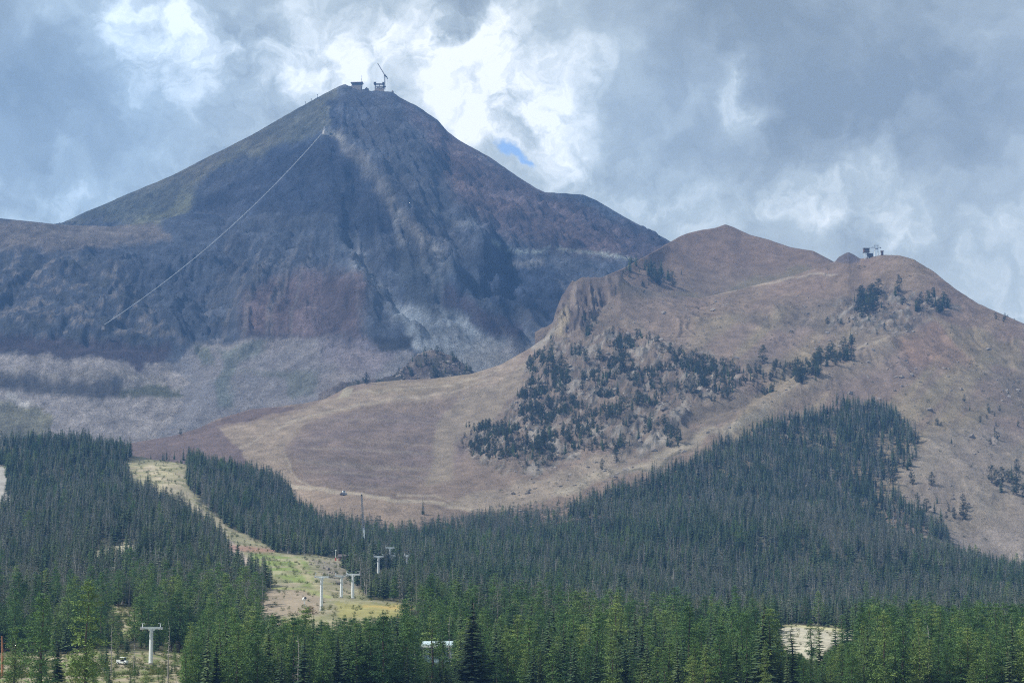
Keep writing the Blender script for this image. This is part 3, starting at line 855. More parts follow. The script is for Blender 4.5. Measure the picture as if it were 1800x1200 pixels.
def spruce_crown(name, H, R, seed, mat, whorls=24, per=6, start=0.06, power=0.8, sparse=0.0):
    rnd = random.Random(seed)
    V, Fc = [], []
    for wi in range(whorls):
        t = start + (1 - start) * (wi + rnd.uniform(-.3, .3)) / whorls
        t = min(max(t, start), 0.985)
        L0 = R * (1 - t) ** power * (0.72 + 0.28 * min(1, (t - start) * 9))
        off = rnd.uniform(0, 6.28)
        for b in range(per):
            if rnd.random() < sparse:
                continue
            a = off + 6.283 * b / per + rnd.uniform(-.3, .3)
            L = L0 * rnd.uniform(.6, 1.16) + 0.12
            z0 = H * t + rnd.uniform(-.15, .15)
            droop = rnd.uniform(.18, .42) * L
            ca, sa = math.cos(a), math.sin(a)
            hw = L * rnd.uniform(.20, .30) + .06
            nseg = 3
            # a bough: jagged flat spray, with hanging needles below it
            prev = None
            for s in range(nseg + 1):
                u = s / nseg
                rr = L * u
                z = z0 - droop * u ** 1.4 + .10 * L * (u ** 3)
                wgt = hw * (0.55 + .9 * u) * (1 - u) ** .5 if s < nseg else 0.0
                wl, wr = wgt * rnd.uniform(.6, 1.3), wgt * rnd.uniform(.6, 1.3)
                cpt = (ca * rr, sa * rr, z + .06 * L)
                lp = (ca * rr - sa * wl, sa * rr + ca * wl, z - wl * .35)
                rp = (ca * rr + sa * wr, sa * rr - ca * wr, z - wr * .35)
                dp = (ca * rr, sa * rr, z - (.34 * wgt + .10 * L * (1 - u)))
                k = len(V)
                V += [cpt, lp, rp, dp]
                if prev is not None:
                    Fc += [(prev, k, k + 1, prev + 1), (prev, prev + 2, k + 2, k), (prev, k, k + 3, prev + 3)]
                prev = k
    # leader
    k = len(V)
    V += [(.12, 0, H * .95), (-.06, .1, H * .95), (-.06, -.1, H * .95), (0, 0, H * 1.02)]
    Fc += [(k, k + 1, k + 3), (k + 1, k + 2, k + 3), (k + 2, k, k + 3)]
    return mesh_from(name, V, Fc, mat)


def clump_crown(name, H, R, seed, mat, start=0.3, n=70, tris=16, shape='pine', size=1.0):
    """Foliage in separate tufts at the ends of boughs, with gaps between them."""
    rnd = random.Random(seed)
    V, Fc = [], []
    for i in range(n):
        t = start + (1 - start) * rnd.random() ** (1.05 if shape == 'pine' else .9)
        if shape == 'pine':                    # boughs leave the trunk in whorls
            t = start + (1 - start) * (round((t - start) / (1 - start) * 13) + rnd.gauss(0, .12)) / 13
            t = min(max(t, start), .99)
        u = (t - start) / (1 - start)
        if shape == 'pine':
            env = R * (0.55 + .6 * u) if u < .35 else R * (1 - (u - .35) / .68) ** .72 * .78
        else:
            env = R * math.sqrt(max(0.02, 1 - (2 * u - .9) ** 2 / 1.25))
        a = rnd.uniform(0, 6.283)
        if shape == 'pine':
            a = (round(t * 13) * 2.4 + round(a) * 1.047 + rnd.gauss(0, .16)) % 6.283
        rr = env * rnd.random() ** .55 * rnd.uniform(.8, 1.15)
        c = Vector((math.cos(a) * rr, math.sin(a) * rr, H * t))
        cs = size * (.34 * R) * rnd.uniform(.65, 1.2) * (1.15 - .5 * u)
        if rnd.random() < .5:
            tube_rings(V, Fc, [(0, 0, c.z - .25 * rr), tuple(c)], [.05, .02], 3)
        for j in range(tris):
            d = Vector((rnd.gauss(0, 1), rnd.gauss(0, 1), rnd.gauss(0, .62)))
            p = c + d.normalized() * cs * rnd.uniform(.25, 1.0)
            e1 = Vector((rnd.gauss(0, 1), rnd.gauss(0, 1), rnd.gauss(.35, .8))).normalized() * cs * rnd.uniform(.30, .62)
            e2 = Vector((rnd.gauss(0, 1), rnd.gauss(0, 1), rnd.gauss(.1, .7))).normalized() * cs * (rnd.uniform(.12, .28) if shape == 'pine' else rnd.uniform(.3, .55))
            k = len(V)
            V += [p, p + e1, p + e2]
            Fc.append((k, k + 1, k + 2))
    return mesh_from(name, V, Fc, mat)


def snag_branches(name, H, seed, mat, n=22, L=1.5):
    rnd = random.Random(seed)
    V, Fc = [], []
    for i in range(n):
        t = rnd.uniform(.25, .95)
        a = rnd.uniform(0, 6.283)
        l = L * (1.15 - t) * rnd.uniform(.5, 1.3)
        z = H * t
        tube_rings(V, Fc, [(0, 0, z), (math.cos(a) * l * .6, math.sin(a) * l * .6, z - .1 * l), (math.cos(a) * l, math.sin(a) * l, z + rnd.uniform(-.3, .25) * l)],
                   [.07, .05, .02], 3)
    return mesh_from(name, V, Fc, mat)


def join_meshes(name, a, b):
    V = [tuple(v.co) for v in a.vertices] + [tuple(v.co) for v in b.vertices]
    n = len(a.vertices)
    Fc = [tuple(p.vertices) for p in a.polygons] + [tuple(n + i for i in p.vertices) for p in b.polygons]
    me = bpy.data.meshes.new(name)
    me.from_pydata(V, [], Fc)
    me.materials.append(a.materials[0])
    me.materials.append(b.materials[0])
    me.polygons.foreach_set('material_index', [0] * len(a.polygons) + [1] * len(b.polygons))
    me.update()
    return me


KINDS = {}          # kind -> list of (trunk, crown) meshes, all about 14 m tall
KINDS['spruce'] = [(trunk_mesh('spruce_trunk', 14, .22, M_BARK, s), spruce_crown('spruce_crown', 14, 2.1 + .25 * (s % 3), s, M_SPRUCE, 26, 6, .05, .82)) for s in range(4)]
KINDS['narrow_spruce'] = [(trunk_mesh('spruce_trunk', 14, .18, M_BARK, s), spruce_crown('spruce_crown', 14, 1.75 + .2 * (s % 3), s, M_SPRUCE, 26, 6, .06, .75)) for s in range(20, 24)]
KINDS['pine'] = [(trunk_mesh('pine_trunk', 14, .20, M_BARK, s), clump_crown('pine_crown', 14, 2.15 + .25 * (s % 3), s, M_PINE, .14, 115, 36, 'pine', .92)) for s in range(40, 45)]
KINDS['dull'] = [(trunk_mesh('pine_trunk', 14, .20, M_DEAD, s), spruce_crown('thin_crown', 14, 1.6, s, M_DULL, 18, 5, .15, .6, .3)) for s in range(60, 63)]
KINDS['grey_pine'] = [(trunk_mesh('pine_trunk', 14, .20, M_DEAD, s), clump_crown('pine_crown', 14, 2.1 + .3 * (s % 3), s, M_DULL, .2, 70, 22, 'pine', 1.0)) for s in range(180, 184)]
KINDS['dead'] = [(trunk_mesh('dead_trunk', 14, .2, M_DEAD, s), snag_branches('dead_branches', 14, s, M_DEAD)) for s in range(80, 83)]
KINDS['whitebark'] = [(trunk_mesh('whitebark_trunk', 10, .24, M_BARK, s), clump_crown('whitebark_crown', 10, 2.3 + .3 * (s % 2), s, M_WHITEBARK, .06, 85, 22, 'round', 1.0)) for s in range(100, 104)]
KINDS['dark_spruce'] = [(trunk_mesh('spruce_trunk', 14, .24, M_BARK, s), spruce_crown('spruce_crown', 14, 2.3, s, M_DARKSPRUCE, 30, 8, .03, .85)) for s in range(150, 153)]
SHRUBS = [clump_crown('shrub', 1.5, 1.1, s, M_SHRUB, .08, 22, 12, 'round') for s in range(120, 123)]


def rock_mesh(name, seed, mat):
    rnd = random.Random(seed)
    import bmesh
    bm = bmesh.new()
    bmesh.ops.create_icosphere(bm, subdivisions=1, radius=1)
    for v in bm.verts:
        v.co *= rnd.uniform(.7, 1.15)
        v.co.z *= .7
    me = bpy.data.meshes.new(name)
    bm.to_mesh(me)
    bm.free()
    me.materials.append(mat)
    return me


M_STONE = plain_material('grey_boulder_stone', (0.25, 0.22, 0.195), 0.95, 0, .5, .6)


# ------------------------------------------------------------------ scattering
def scatter(Gr, dens, keep=None):
    """Random points on a sheet: dens per square metre, thinned by keep(px, py) in 0..1."""
    p00, p10, p01 = Gr[:-1, :-1], Gr[:-1, 1:], Gr[1:, :-1]
    e1, e2 = p10 - p00, p01 - p00
    A = np.abs(e1[..., 0] * e2[..., 1] - e1[..., 1] * e2[..., 0])
    n = RNG.poisson(A * dens)
    idx = np.repeat(np.arange(A.size), n.reshape(-1))
    u, v = RNG.random(len(idx))[:, None], RNG.random(len(idx))[:, None]
    P = p00.reshape(-1, 3)[idx] + e1.reshape(-1, 3)[idx] * u + e2.reshape(-1, 3)[idx] * v
    px, py = project(P[:, 0], P[:, 1], P[:, 2])
    if keep is not None:
        m = RNG.random(len(P)) < keep(px, py, P)
        P, px, py = P[m], px[m], py[m]
    return P, px, py


def thin(P, dmin):
    """Drop points closer than dmin to an earlier one (grid hash)."""
    seen = {}
    out = []
    for i, (x, y) in enumerate(P[:, :2]):
        key = (int(x // dmin), int(y // dmin))
        ok = True
        for a in (-1, 0, 1):
            for b in (-1, 0, 1):
                for j in seen.get((key[0] + a, key[1] + b), ()):
                    if (P[j, 0] - x) ** 2 + (P[j, 1] - y) ** 2 < dmin * dmin:
                        ok = False
        if ok:
            seen.setdefault(key, []).append(i)
            out.append(i)
    return np.array(out, int)


def stuff_points(name, P, sc, rz, vi, protos, label, category):
    """One uncountable mass: a point mesh whose points carry copies of a few prototypes."""
    coll = bpy.data.collections.new(name + '_kinds')
    for i, me in enumerate(protos):
        coll.objects.link(bpy.data.objects.new('%s_kind_%02d' % (name, i), me))
    me = bpy.data.meshes.new(name)
    me.vertices.add(len(P))
    me.vertices.foreach_set('co', np.asarray(P, np.float32).reshape(-1))
    me.attributes.new('sc', 'FLOAT_VECTOR', 'POINT').data.foreach_set('vector', np.asarray(sc, np.float32).reshape(-1))
    me.attributes.new('rz', 'FLOAT_VECTOR', 'POINT').data.foreach_set('vector', np.asarray(rz, np.float32).reshape(-1))
    me.attributes.new('vi', 'INT', 'POINT').data.foreach_set('value', np.asarray(vi, np.int32))
    o = bpy.data.objects.new(name, me)
    COL.objects.link(o)
    ng = bpy.data.node_groups.new(name, 'GeometryNodeTree')
    ng.interface.new_socket('Geometry', in_out='INPUT', socket_type='NodeSocketGeometry')
    ng.interface.new_socket('Geometry', in_out='OUTPUT', socket_type='NodeSocketGeometry')
    nin, nout = ng.nodes.new('NodeGroupInput'), ng.nodes.new('NodeGroupOutput')
    ci = ng.nodes.new('GeometryNodeCollectionInfo')
    ci.inputs['Collection'].default_value = coll
    ci.inputs['Separate Children'].default_value = True
    ci.inputs['Reset Children'].default_value = True
    iop = ng.nodes.new('GeometryNodeInstanceOnPoints')
    iop.inputs['Pick Instance'].default_value = True

    def named(nm, ty):
        q = ng.nodes.new('GeometryNodeInputNamedAttribute')
        q.data_type = ty
        q.inputs['Name'].default_value = nm
        return q.outputs[0]
    ng.links.new(nin.outputs[0], iop.inputs['Points'])
    ng.links.new(ci.outputs[0], iop.inputs['Instance'])
    ng.links.new(named('vi', 'INT'), iop.inputs['Instance Index'])
    ng.links.new(named('rz', 'FLOAT_VECTOR'), iop.inputs['Rotation'])
    ng.links.new(named('sc', 'FLOAT_VECTOR'), iop.inputs['Scale'])
    ng.links.new(iop.outputs[0], nout.inputs[0])
    md = o.modifiers.new('scatter', 'NODES')
    md.node_group = ng
    o['kind'] = 'stuff'
    o['label'] = label
    o['category'] = category
    return o


def tag(o, label, cat, group=None):
    o['label'] = label
    o['category'] = cat
    if group:
        o['group'] = group
    return o


def empty(name, loc, rz=0.0):
    o = bpy.data.objects.new(name, None)
    o.location = loc
    o.rotation_euler = (0, 0, rz)
    o.empty_display_size = 0.5
    COL.objects.link(o)
    return o


def part(name, me, parent):
    o = bpy.data.objects.new(name, me)
    o.parent = parent
    COL.objects.link(o)
    return o


NAMES = {'grey_pine': ('pine_tree', 'trunk', 'crown'), 'dark_spruce': ('spruce_tree', 'trunk', 'crown'), 'spruce': ('spruce_tree', 'trunk', 'crown'), 'narrow_spruce': ('spruce_tree', 'trunk', 'crown'), 'pine': ('pine_tree', 'trunk', 'crown'),
         'dull': ('thinning_pine_tree', 'trunk', 'crown'), 'dead': ('dead_tree', 'trunk', 'branches'), 'whitebark': ('whitebark_pine_tree', 'trunk', 'crown')}


def plant(kind, var, loc, s, rz, label, group=None, width=1.0, cat='tree'):
    nm, a, b = NAMES[kind]
    o = empty(nm, loc, rz)
    o.scale = (s * width, s * width, s)
    t, c = KINDS[kind][var % len(KINDS[kind])]
    part(a, t, o)
    pb_ = part(b, c, o)
    if kind == 'dead':
        pb_['kind'] = 'stuff'
    return tag(o, label, cat, group)


def not_in(px, py, polys):
    m = np.ones(px.shape)
    for p in polys:
        m *= 1 - inside(px, py, p)
    return m


SITES = [locate(VALLEY, 768, 1168), locate(VALLEY, 768, 1185), locate(VALLEY, 215, 1163), locate(VALLEY, 265, 1166)]


def keep_valley(px, py, P):
    m = (px > -260) & (px < 2060) & (P[:, 1] < 2260)
    wob = (fbm(P[:, 0] / 18, P[:, 1] / 18, 3, 55) - .5)
    m = m * not_in(px + wob * 26, py + wob * 14, [RUN, CLEAR2, CLEAR4, CLEAR5, CLEAR6, CLEAR7, CLEAR8])
    c3 = inside(px + wob * 40, py, CLEAR3)
    m = m * np.where(c3, 0.10, 1.0)
    # nothing on the moraine side of the far forest edges
    m = m * np.where((px > 228) & (px < 330) & (P[:, 1] > 1640), 0.0, 1.0)
    m = m * np.where((px > 512) & (px < 600) & (P[:, 1] > 1790), 0.0, 1.0)
    m = m * np.where((px > 228) & (px < 520) & (P[:, 1] > 1930), 0.0, 1.0)
    m = m * np.where((px > 590) & (px < 860) & (P[:, 1] > 1880), 0.0, 1.0)
    m = m * np.where((px > 1500) & (P[:, 1] > 1900), 0.0, 1.0)
    # the view from the camera over the first trees
    m = m * (P[:, 1] > 520)
    for s in SITES[:2]:
        m = m * (np.hypot(P[:, 0] - s.x, P[:, 1] - s.y) > 6.5)
    m = m * (0.75 + .5 * (fbm(P[:, 0] / 70, P[:, 1] / 70, 3, 56) > .45))
    return m


P, tpx, tpy = scatter(VALLEY, 0.062, keep_valley)
k = thin(P, 2.7)
P, tpx, tpy = P[k], tpx[k], tpy[k]
n = len(P)
Yv = P[:, 1]
zone = fbm(P[:, 0] / 130, P[:, 1] / 130, 3, 57)
u = RNG.random(n)
kind = np.full(n, 'narrow_spruce', dtype=object)
nearf = Yv < 880
pinep = 0.10 + .66 * smooth(1250, 700, Yv) + (zone - .5) * 1.2 * smooth(1300, 900, Yv)
kind[u < pinep] = 'pine'
u2 = RNG.random(n)
kind[(u2 < .30 + (zone - .5) * .8) & ~nearf & (Yv > 950)] = 'dull'
kind[(u2 > .62) & ~nearf] = 'spruce'
kind[(RNG.random(n) < .20 + (zone - .5) * .7) & (Yv > 760)] = 'grey_pine'
kind[(u2 > .62) & nearf & (u > .72)] = 'spruce'
kind[(RNG.random(n) < np.where(nearf, .008, .03))] = 'dead'
hs_ = np.exp(RNG.normal(0, .22, n))
hs_ = np.clip(hs_, .5, 1.4) * np.where(nearf, .92, .76)
# trees stay small round the clearings on the left bench
hs_ *= np.where(inside(tpx, tpy, CLEAR3), .45, 1.0)
wd = RNG.uniform(.95, 1.85, n)
hs_ = hs_ * (0.70 + .62 * fbm(P[:, 0] / 26, P[:, 1] / 26, 3, 81))
rot = RNG.uniform(0, 6.283, n)

# what the photograph shows over the tree tops: (columns, lowest row seen, nearer than this distance)
tp_ = project(P[:, 0], P[:, 1], P[:, 2] + 14.3 * hs_)[1]
drop = np.zeros(n, bool)
for (x0, y0, x1, y1, ymax, odds) in [(1358, 1128, 1450, 1160, 900, .93), (1450, 1140, 1512, 1116, 900, .93), (733, 1152, 808, 1157, 690, .90), (455, 1076, 745, 1080, 800, .9),
                                     (236, 1166, 300, 1166, 690, .97), (195, 1168, 236, 1168, 690, 1.0), (182, 1100, 266, 1108, 840, .85), (-60, 1165, 182, 1165, 690, .6),
                                     (478, 1040, 700, 1058, 960, .85), (655, 1006, 672, 1002, 1330, 1.0), (672, 996, 698, 992, 1345, 1.0), (708, 990, 720, 990, 1380, .9), (628, 962, 648, 962, 1420, .8)]:
    lim = y0 + (y1 - y0) * np.clip((tpx - x0) / (x1 - x0), 0, 1)
    hit = (tpx > x0) & (tpx < x1) & (Yv < ymax) & (tp_ < lim) & (RNG.random(n) < odds)
    base_ = np.maximum(tpy - lim, 0) / np.maximum(tpy - tp_, 1) * RNG.uniform(.7, 1.0, n)
    hs_ = np.where(hit, hs_ * base_, hs_)
    drop |= hit & (hs_ < .2)
kp = ~drop
P, tpx, tpy, Yv, zone, kind, hs_, wd, rot = P[kp], tpx[kp], tpy[kp], Yv[kp], zone[kp], kind[kp], hs_[kp], wd[kp], rot[kp]
n = len(P)

# the hill forest and the dense edges of it stand on the right hillside
HFOREST = [(1000, 900), (1090, 868), (1180, 838), (1225, 806), (1300, 768), (1400, 738), (1490, 714), (1560, 716), (1600, 752), (1625, 800), (1570, 838), (1575, 880),
           (1650, 920), (1670, 960), (1500, 960), (1000, 960)]


def keep_hill(px, py, P):
    wob = (fbm(P[:, 0] / 18, P[:, 1] / 18, 3, 58) - .5)
    m = inside(px + wob * 36, py + wob * 26, HFOREST)
    edge = fbm(P[:, 0] / 22, P[:, 1] / 22, 3, 59)
    return m * np.where((px > 1540) & (edge < .52), .25, 1.0) * 1.0


PH, hpx, hpy = scatter(HILL, 0.085, keep_hill)
k = thin(PH, 2.3)
PH = PH[k]
nh = len(PH)
kh = np.full(nh, 'narrow_spruce', dtype=object)
uu = RNG.random(nh)
kh[uu < .30] = 'dull'
kh[uu > .6] = 'spruce'
kh[uu > .86] = 'grey_pine'
kh[(uu > .30) & (uu < .34)] = 'dead'
sh = np.clip(np.exp(RNG.normal(-.25, .22, nh)), .4, 1.2)

# the 300 valley trees that show largest are trees of their own
top_py = project(P[:, 0], P[:, 1], P[:, 2] + 14 * hs_)[1]
infr = (tpx > -15) & (tpx < 1815) & (top_py < 1175)
order = np.argsort(np.where(infr, Yv / np.maximum(hs_, .6) ** .5, 1e9))
single = np.zeros(n, bool)
single[order[:300]] = True

GROUND_WORD = [(60, 'at the left edge of the foreground'), (130, 'near the two big pines at lower left'), (190, 'left of the white utility cart'), (250, 'near the white utility cart'),
               (330, 'near the large lower left lift tower'), (400, 'right of the large lower left lift tower'), (470, 'below the end of the left forest bench'),
               (545, 'below the reddish dirt'), (600, 'below the nearest middle lift tower'), (660, 'below the yellow grass strip'), (735, 'left of the pale building'),
               (810, 'around the pale building'), (880, 'right of the tallest dark spruce'), (980, 'below the centre of the dark forest'), (1080, 'in the green thicket right of centre'),
               (1180, 'in the green thicket well left of the pale clearing'), (1290, 'left of the yellow green pine'), (1370, 'just left of the pale clearing'), (1450, 'in front of the pale clearing'),
               (1530, 'just right of the pale clearing'), (1620, 'in the bright green patch right of the clearing'), (1710, 'toward the right bottom corner'), (3000, 'at the right bottom corner')]
LOOK = {'grey_pine': 'pale grey green pine', 'spruce': 'broad dark spruce', 'narrow_spruce': 'slender dark spruce', 'pine': 'bushy green pine',
        'dull': 'thin grey green pine tree', 'dead': 'bare grey dead tree', 'whitebark': 'round dark pine tree'}
for i in np.nonzero(single)[0]:
    where = next(w for lim, w in GROUND_WORD if tpx[i] < lim)
    size = 'tall ' if hs_[i] > 1.08 else 'short ' if hs_[i] < .82 else ''
    row = 'front ' if P[i, 1] < 520 else ''
    plant(kind[i], int(i), P[i], float(hs_[i]), float(rot[i]), size + row + LOOK[kind[i]] + ' ' + where,
          LOOK[kind[i]] + 's ' + where, float(wd[i]))

# prominent trees the photograph singles out: kind, column, base row, height in rows, width, label
SOLO = [
    ('dark_spruce', 828, 1228, 170, 1.5, 'tall very dark pointed spruce in front of the pale building, nearest of all'),
    ('dark_spruce', 378, 1226, 108, .7, 'narrow dark spruce at the bottom edge, right of the large lower left lift tower'),
    ('dark_spruce', 948, 1226, 86, .8, 'small dark spruce at the bottom edge, right of the tallest dark spruce'),
    ('pine', 70, 1222, 176, 1.45, 'big full pine with a bare trunk at the lower left corner'),
    ('pine', 150, 1224, 200, 1.35, 'tallest full pine at lower left with a yellowish rounded top'),
    ('dark_spruce', 98, 1222, 100, 1.1, 'dark low spruce between the two big pines at lower left'),
    ('pine', 24, 1220, 116, 1.3, 'pale green pine at the left edge beside the orange dead trunk'),
    ('pine', 1240, 1226, 92, 1.5, 'yellow green pine at the bottom edge left of the pale clearing'),
    ('dead', 788, 1200, 124, .8, 'tall bleached dead tree standing before the pale building'),
    ('dead', 293, 1200, 112, .8, 'bleached dead tree right of the large lower left lift tower'),
    ('dead', 195, 1192, 98, .8, 'thin dead tree left of the white utility cart'),
    ('dead', 233, 1194, 82, .7, 'thin leaning dead tree between white cart and large lower left lift tower'),
]
for q, (kd, x, y, hpxl, wdt, lab) in enumerate(SOLO):
    p = locate(VALLEY, x, y)
    plant(kd, q, p, hpxl * p.y / F / 14.0, q * 1.3, lab, None, wdt)

# the rest of the forest
order_kinds = ['spruce', 'narrow_spruce', 'pine', 'dull', 'dead', 'grey_pine']
protos, first = [], {}
for kd in order_kinds:
    first[kd] = len(protos)
    for (t_, c_) in KINDS[kd]:
        protos.append(join_meshes('forest_tree', t_, c_))


def forest(name, P_, kind_, s_, w_, r_, label):
    m_ = len(P_)
    vi = np.array([first[kd] + random.randrange(len(KINDS[kd])) for kd in kind_], np.int32)
    sc_ = np.stack([s_ * w_, s_ * w_, s_], -1)
    rz_ = np.stack([RNG.normal(0, .025, m_), RNG.normal(0, .025, m_), r_], -1)
    return stuff_points(name, P_, sc_, rz_, vi, protos, label, 'forest')


rest = ~single
leftm = rest & (tpx < 640)
rightm = rest & (tpx >= 640)
forest('valley_forest', P[leftm], kind[leftm], hs_[leftm], wd[leftm], rot[leftm], 'dense conifer forest on the benches beside the ski run')
forest('bench_forest', P[rightm], kind[rightm], hs_[rightm], wd[rightm], rot[rightm], 'dense conifer forest filling the valley right of the lift towers')
forest('hill_forest', PH, kh, sh, RNG.uniform(.95, 1.8, nh), RNG.uniform(0, 6.283, nh), 'dark blue green forest climbing the right hillside')


# ---- single trees on the open slopes ------------------------------------------
def slope_trees(Gr, poly, count, kinds, hrange, label, group, clump=0.5, seed=0):
    rnd = random.Random(seed)
    a, b = project(Gr[..., 0], Gr[..., 1], Gr[..., 2])
    m = inside(a, b, poly)
    cand = Gr[m]
    ca, cb = a[m], b[m]
    w = np.exp(3.2 * clump * (fbm(cand[:, 0] / 30, cand[:, 2] / 30, 4, seed + 5) - .5) * 4)
    w = w * np.gradient(Gr[..., 1], axis=0)[m].clip(.05)
    w /= w.sum()
    rr = np.random.default_rng(seed)
    ids = rr.choice(len(cand), size=min(count, len(cand)), replace=False, p=w)
    for i in ids:
        kd = rnd.choice(kinds)
        h = rnd.uniform(*hrange)
        base = 10.0 if kd == 'whitebark' else 14.0
        plant(kd, rnd.randrange(9), cand[i], h / base, rnd.uniform(0, 6.28), label, group, rnd.uniform(.9, 1.35))


WB = ['whitebark', 'whitebark', 'spruce']
slope_trees(HILL, [(950, 640), (985, 605), (1060, 580), (1110, 598), (1130, 615), (1040, 630), (960, 660)], 38, WB, (8, 16),
            'dark conifer along the top edge of the crag below the cliff', 'conifers on the top edge of the crag', .5, 1)
slope_trees(HILL, [(945, 660), (1040, 632), (1060, 690), (1010, 735), (920, 735), (905, 715)], 40, WB, (8, 15),
            'dark conifer among rocks on the left half of the crag', 'conifers on the left of the crag', .5, 31)
slope_trees(HILL, [(1045, 632), (1130, 618), (1190, 632), (1190, 705), (1130, 730), (1065, 720)], 40, WB, (8, 15),
            'dark conifer among rocks in the middle of the crag', 'conifers in the middle of the crag', .5, 32)
slope_trees(HILL, [(1195, 632), (1290, 655), (1290, 690), (1200, 705)], 26, WB, (8, 15),
            'dark conifer on the right tongue of the crag', 'conifers on the right tongue of the crag', .5, 33)
slope_trees(HILL, [(880, 740), (1000, 740), (1060, 760), (1000, 800), (960, 825), (885, 838)], 34, WB, (9, 16),
            'dark conifer at the foot of the crag above the tan path', 'conifers at the foot of the crag', .8, 2)
slope_trees(HILL, [(1090, 765), (1190, 740), (1205, 780), (1095, 812), (1050, 835)], 30, WB, (9, 16),
            'dark conifer in the clump between crag and hill forest', 'conifers between crag and hill forest', .7, 3)
slope_trees(HILL, [(800, 775), (880, 738), (890, 752), (808, 785)], 12, ['whitebark'], (5, 9),
            'low dark conifer on the left rib of the crag', 'conifers on the left rib of the crag', .2, 4)
slope_trees(HILL, [(1395, 665), (1440, 630), (1500, 600), (1508, 625), (1460, 655), (1400, 675)], 34, WB, (11, 19),
            'dark conifer in the diagonal clump midway up the right hillside', 'conifers in the diagonal clump', .3, 5)
slope_trees(HILL, [(1500, 528), (1545, 512), (1550, 540), (1510, 560)], 26, WB, (12, 21),
            'dark conifer in the upper left clump under the ridge lift station', 'conifers under the ridge station', .2, 6)
slope_trees(HILL, [(1570, 510), (1640, 520), (1690, 545), (1640, 555), (1580, 540)], 34, WB, (10, 17),
            'dark conifer in the upper right clump below the ridge crest', 'conifers below the ridge crest', .4, 7)
slope_trees(HILL, [(1440, 570), (1480, 560), (1500, 570), (1450, 580)], 8, ['whitebark', 'narrow_spruce'], (5, 8),
            'small conifer in the sparse row left of the upper rocks', 'conifers in the sparse row', .2, 8)
slope_trees(HILL, [(1520, 560), (1560, 565), (1565, 585), (1530, 590)], 9, WB, (6, 11),
            'conifer at the lower end of the upper rocks', 'conifers below the upper rocks', .2, 9)
slope_trees(HILL, [(1740, 850), (1770, 825), (1830, 800), (1830, 900), (1780, 912)], 34, WB, (10, 17),
            'dark conifer in the clump at the right edge', 'conifers at the right edge', .3, 10)
slope_trees(HILL, [(1660, 700), (1760, 700), (1800, 760), (1700, 800), (1640, 770)], 22, WB, (4, 8),
            'small scattered conifer on the bare slope right of the hill forest', 'scattered conifers on the bare slope', .5, 11)
slope_trees(HILL, [(1600, 880), (1700, 870), (1720, 920), (1650, 925)], 18, WB, (6, 12),
            'conifer in the loose edge right of the hill forest', 'conifers in the loose forest edge', .4, 12)
slope_trees(BROWN, [(1090, 478), (1120, 466), (1175, 480), (1184, 506), (1130, 498)], 34, ['spruce', 'whitebark'], (14, 22),
            'dark conifer in the dense clump above the cliff', 'conifers above the cliff', .1, 13)
slope_trees(KNOLL, [(700, 660), (735, 628), (765, 618), (800, 632), (835, 662), (780, 672)], 34, WB, (6, 12),
            'dark conifer on the rock knoll behind the moraine', 'conifers on the rock knoll', .2, 14)
slope_trees(KNOLL, [(580, 672), (650, 668), (690, 668), (650, 685), (590, 685)], 16, WB, (5, 9),
            'conifer left of the rock knoll behind the moraine', 'conifers left of the rock knoll', .2, 15)
slope_trees(HILL, [(1745, 552), (1785, 566), (1785, 572), (1745, 560)], 7, ['whitebark'], (4, 8),
            'small conifer on the skyline at the right end of the ridge', 'conifers on the skyline', .1, 16)
slope_trees(HILL, [(240, 812), (330, 800), (330, 822), (240, 822)], 14, ['narrow_spruce', 'spruce'], (8, 13),
            'small conifer along the top edge of the ski run', 'conifers at the top of the ski run', .2, 17)
for (x, y, h, kd, lab) in [
    (1085, 602, 38, 'spruce', 'tallest lone conifer on the upper edge of the crag'),
    (1341, 640, 34, 'whitebark', 'lone tall conifer on the open slope right of the crag'),
    (1288, 658, 28, 'whitebark', 'lone round conifer right of the crag, left of the tall lone one'),
    (1240, 655, 34, 'whitebark', 'broad dark conifer at the right tip of the crag'),
    (1165, 622, 22, 'whitebark', 'small pair-like conifer above the crag'),
    (1323, 668, 22, 'narrow_spruce', 'small slim conifer below the lone tall one'),
    (1637, 852, 24, 'whitebark', 'right one of three round pines on the pale slope'),
    (1603, 850, 24, 'whitebark', 'middle one of three round pines on the pale slope'),
    (1570, 852, 30, 'whitebark', 'left one of three round pines on the pale slope, at the forest edge'),
    (1580, 512, 30, 'whitebark', 'tall conifer topping the upper right rocks'),
    (1738, 722, 14, 'whitebark', 'dark round bush-like conifer high on the bare right slope'),
    (1197, 481, 12, 'narrow_spruce', 'tiny lone conifer right of the clump above the cliff'),
    (318, 764, 12, 'whitebark', 'tiny lone conifer on the moraine crest at left'),
    (645, 676, 22, 'whitebark', 'lone dark conifer where the moraine meets the scree'),
    (744, 905, 26, 'spruce', 'lone spruce at the lower edge of the pink slope'),
]:
    Gr = BROWN if (x, y) == (1197, 481) else HILL
    p = locate(Gr, x, y)
    plant(kd, x, p, h * p.y / F / (10.0 if kd == 'whitebark' else 14.0), x * .7, lab)

# the many lesser conifers between them on crag and knoll
wbp = [join_meshes('crag_tree', t_, c_) for t_, c_ in KINDS['whitebark'] + KINDS['spruce'][:2]]


def keep_crag(a, b, p):
    cl = fbm(p[:, 0] / 24, p[:, 2] / 24, 4, 63)
    wob = (fbm(p[:, 0] / 40, p[:, 2] / 40, 3, 64) - .5) * 90
    m = inside(a + wob, b + wob * .6, CRAG)
    tail = inside(a, b, [(1290, 650), (1400, 640), (1500, 600), (1510, 630), (1440, 668), (1330, 700), (1200, 745)])
    return m * smooth(.42, .56, cl) + tail * smooth(.56, .66, cl)


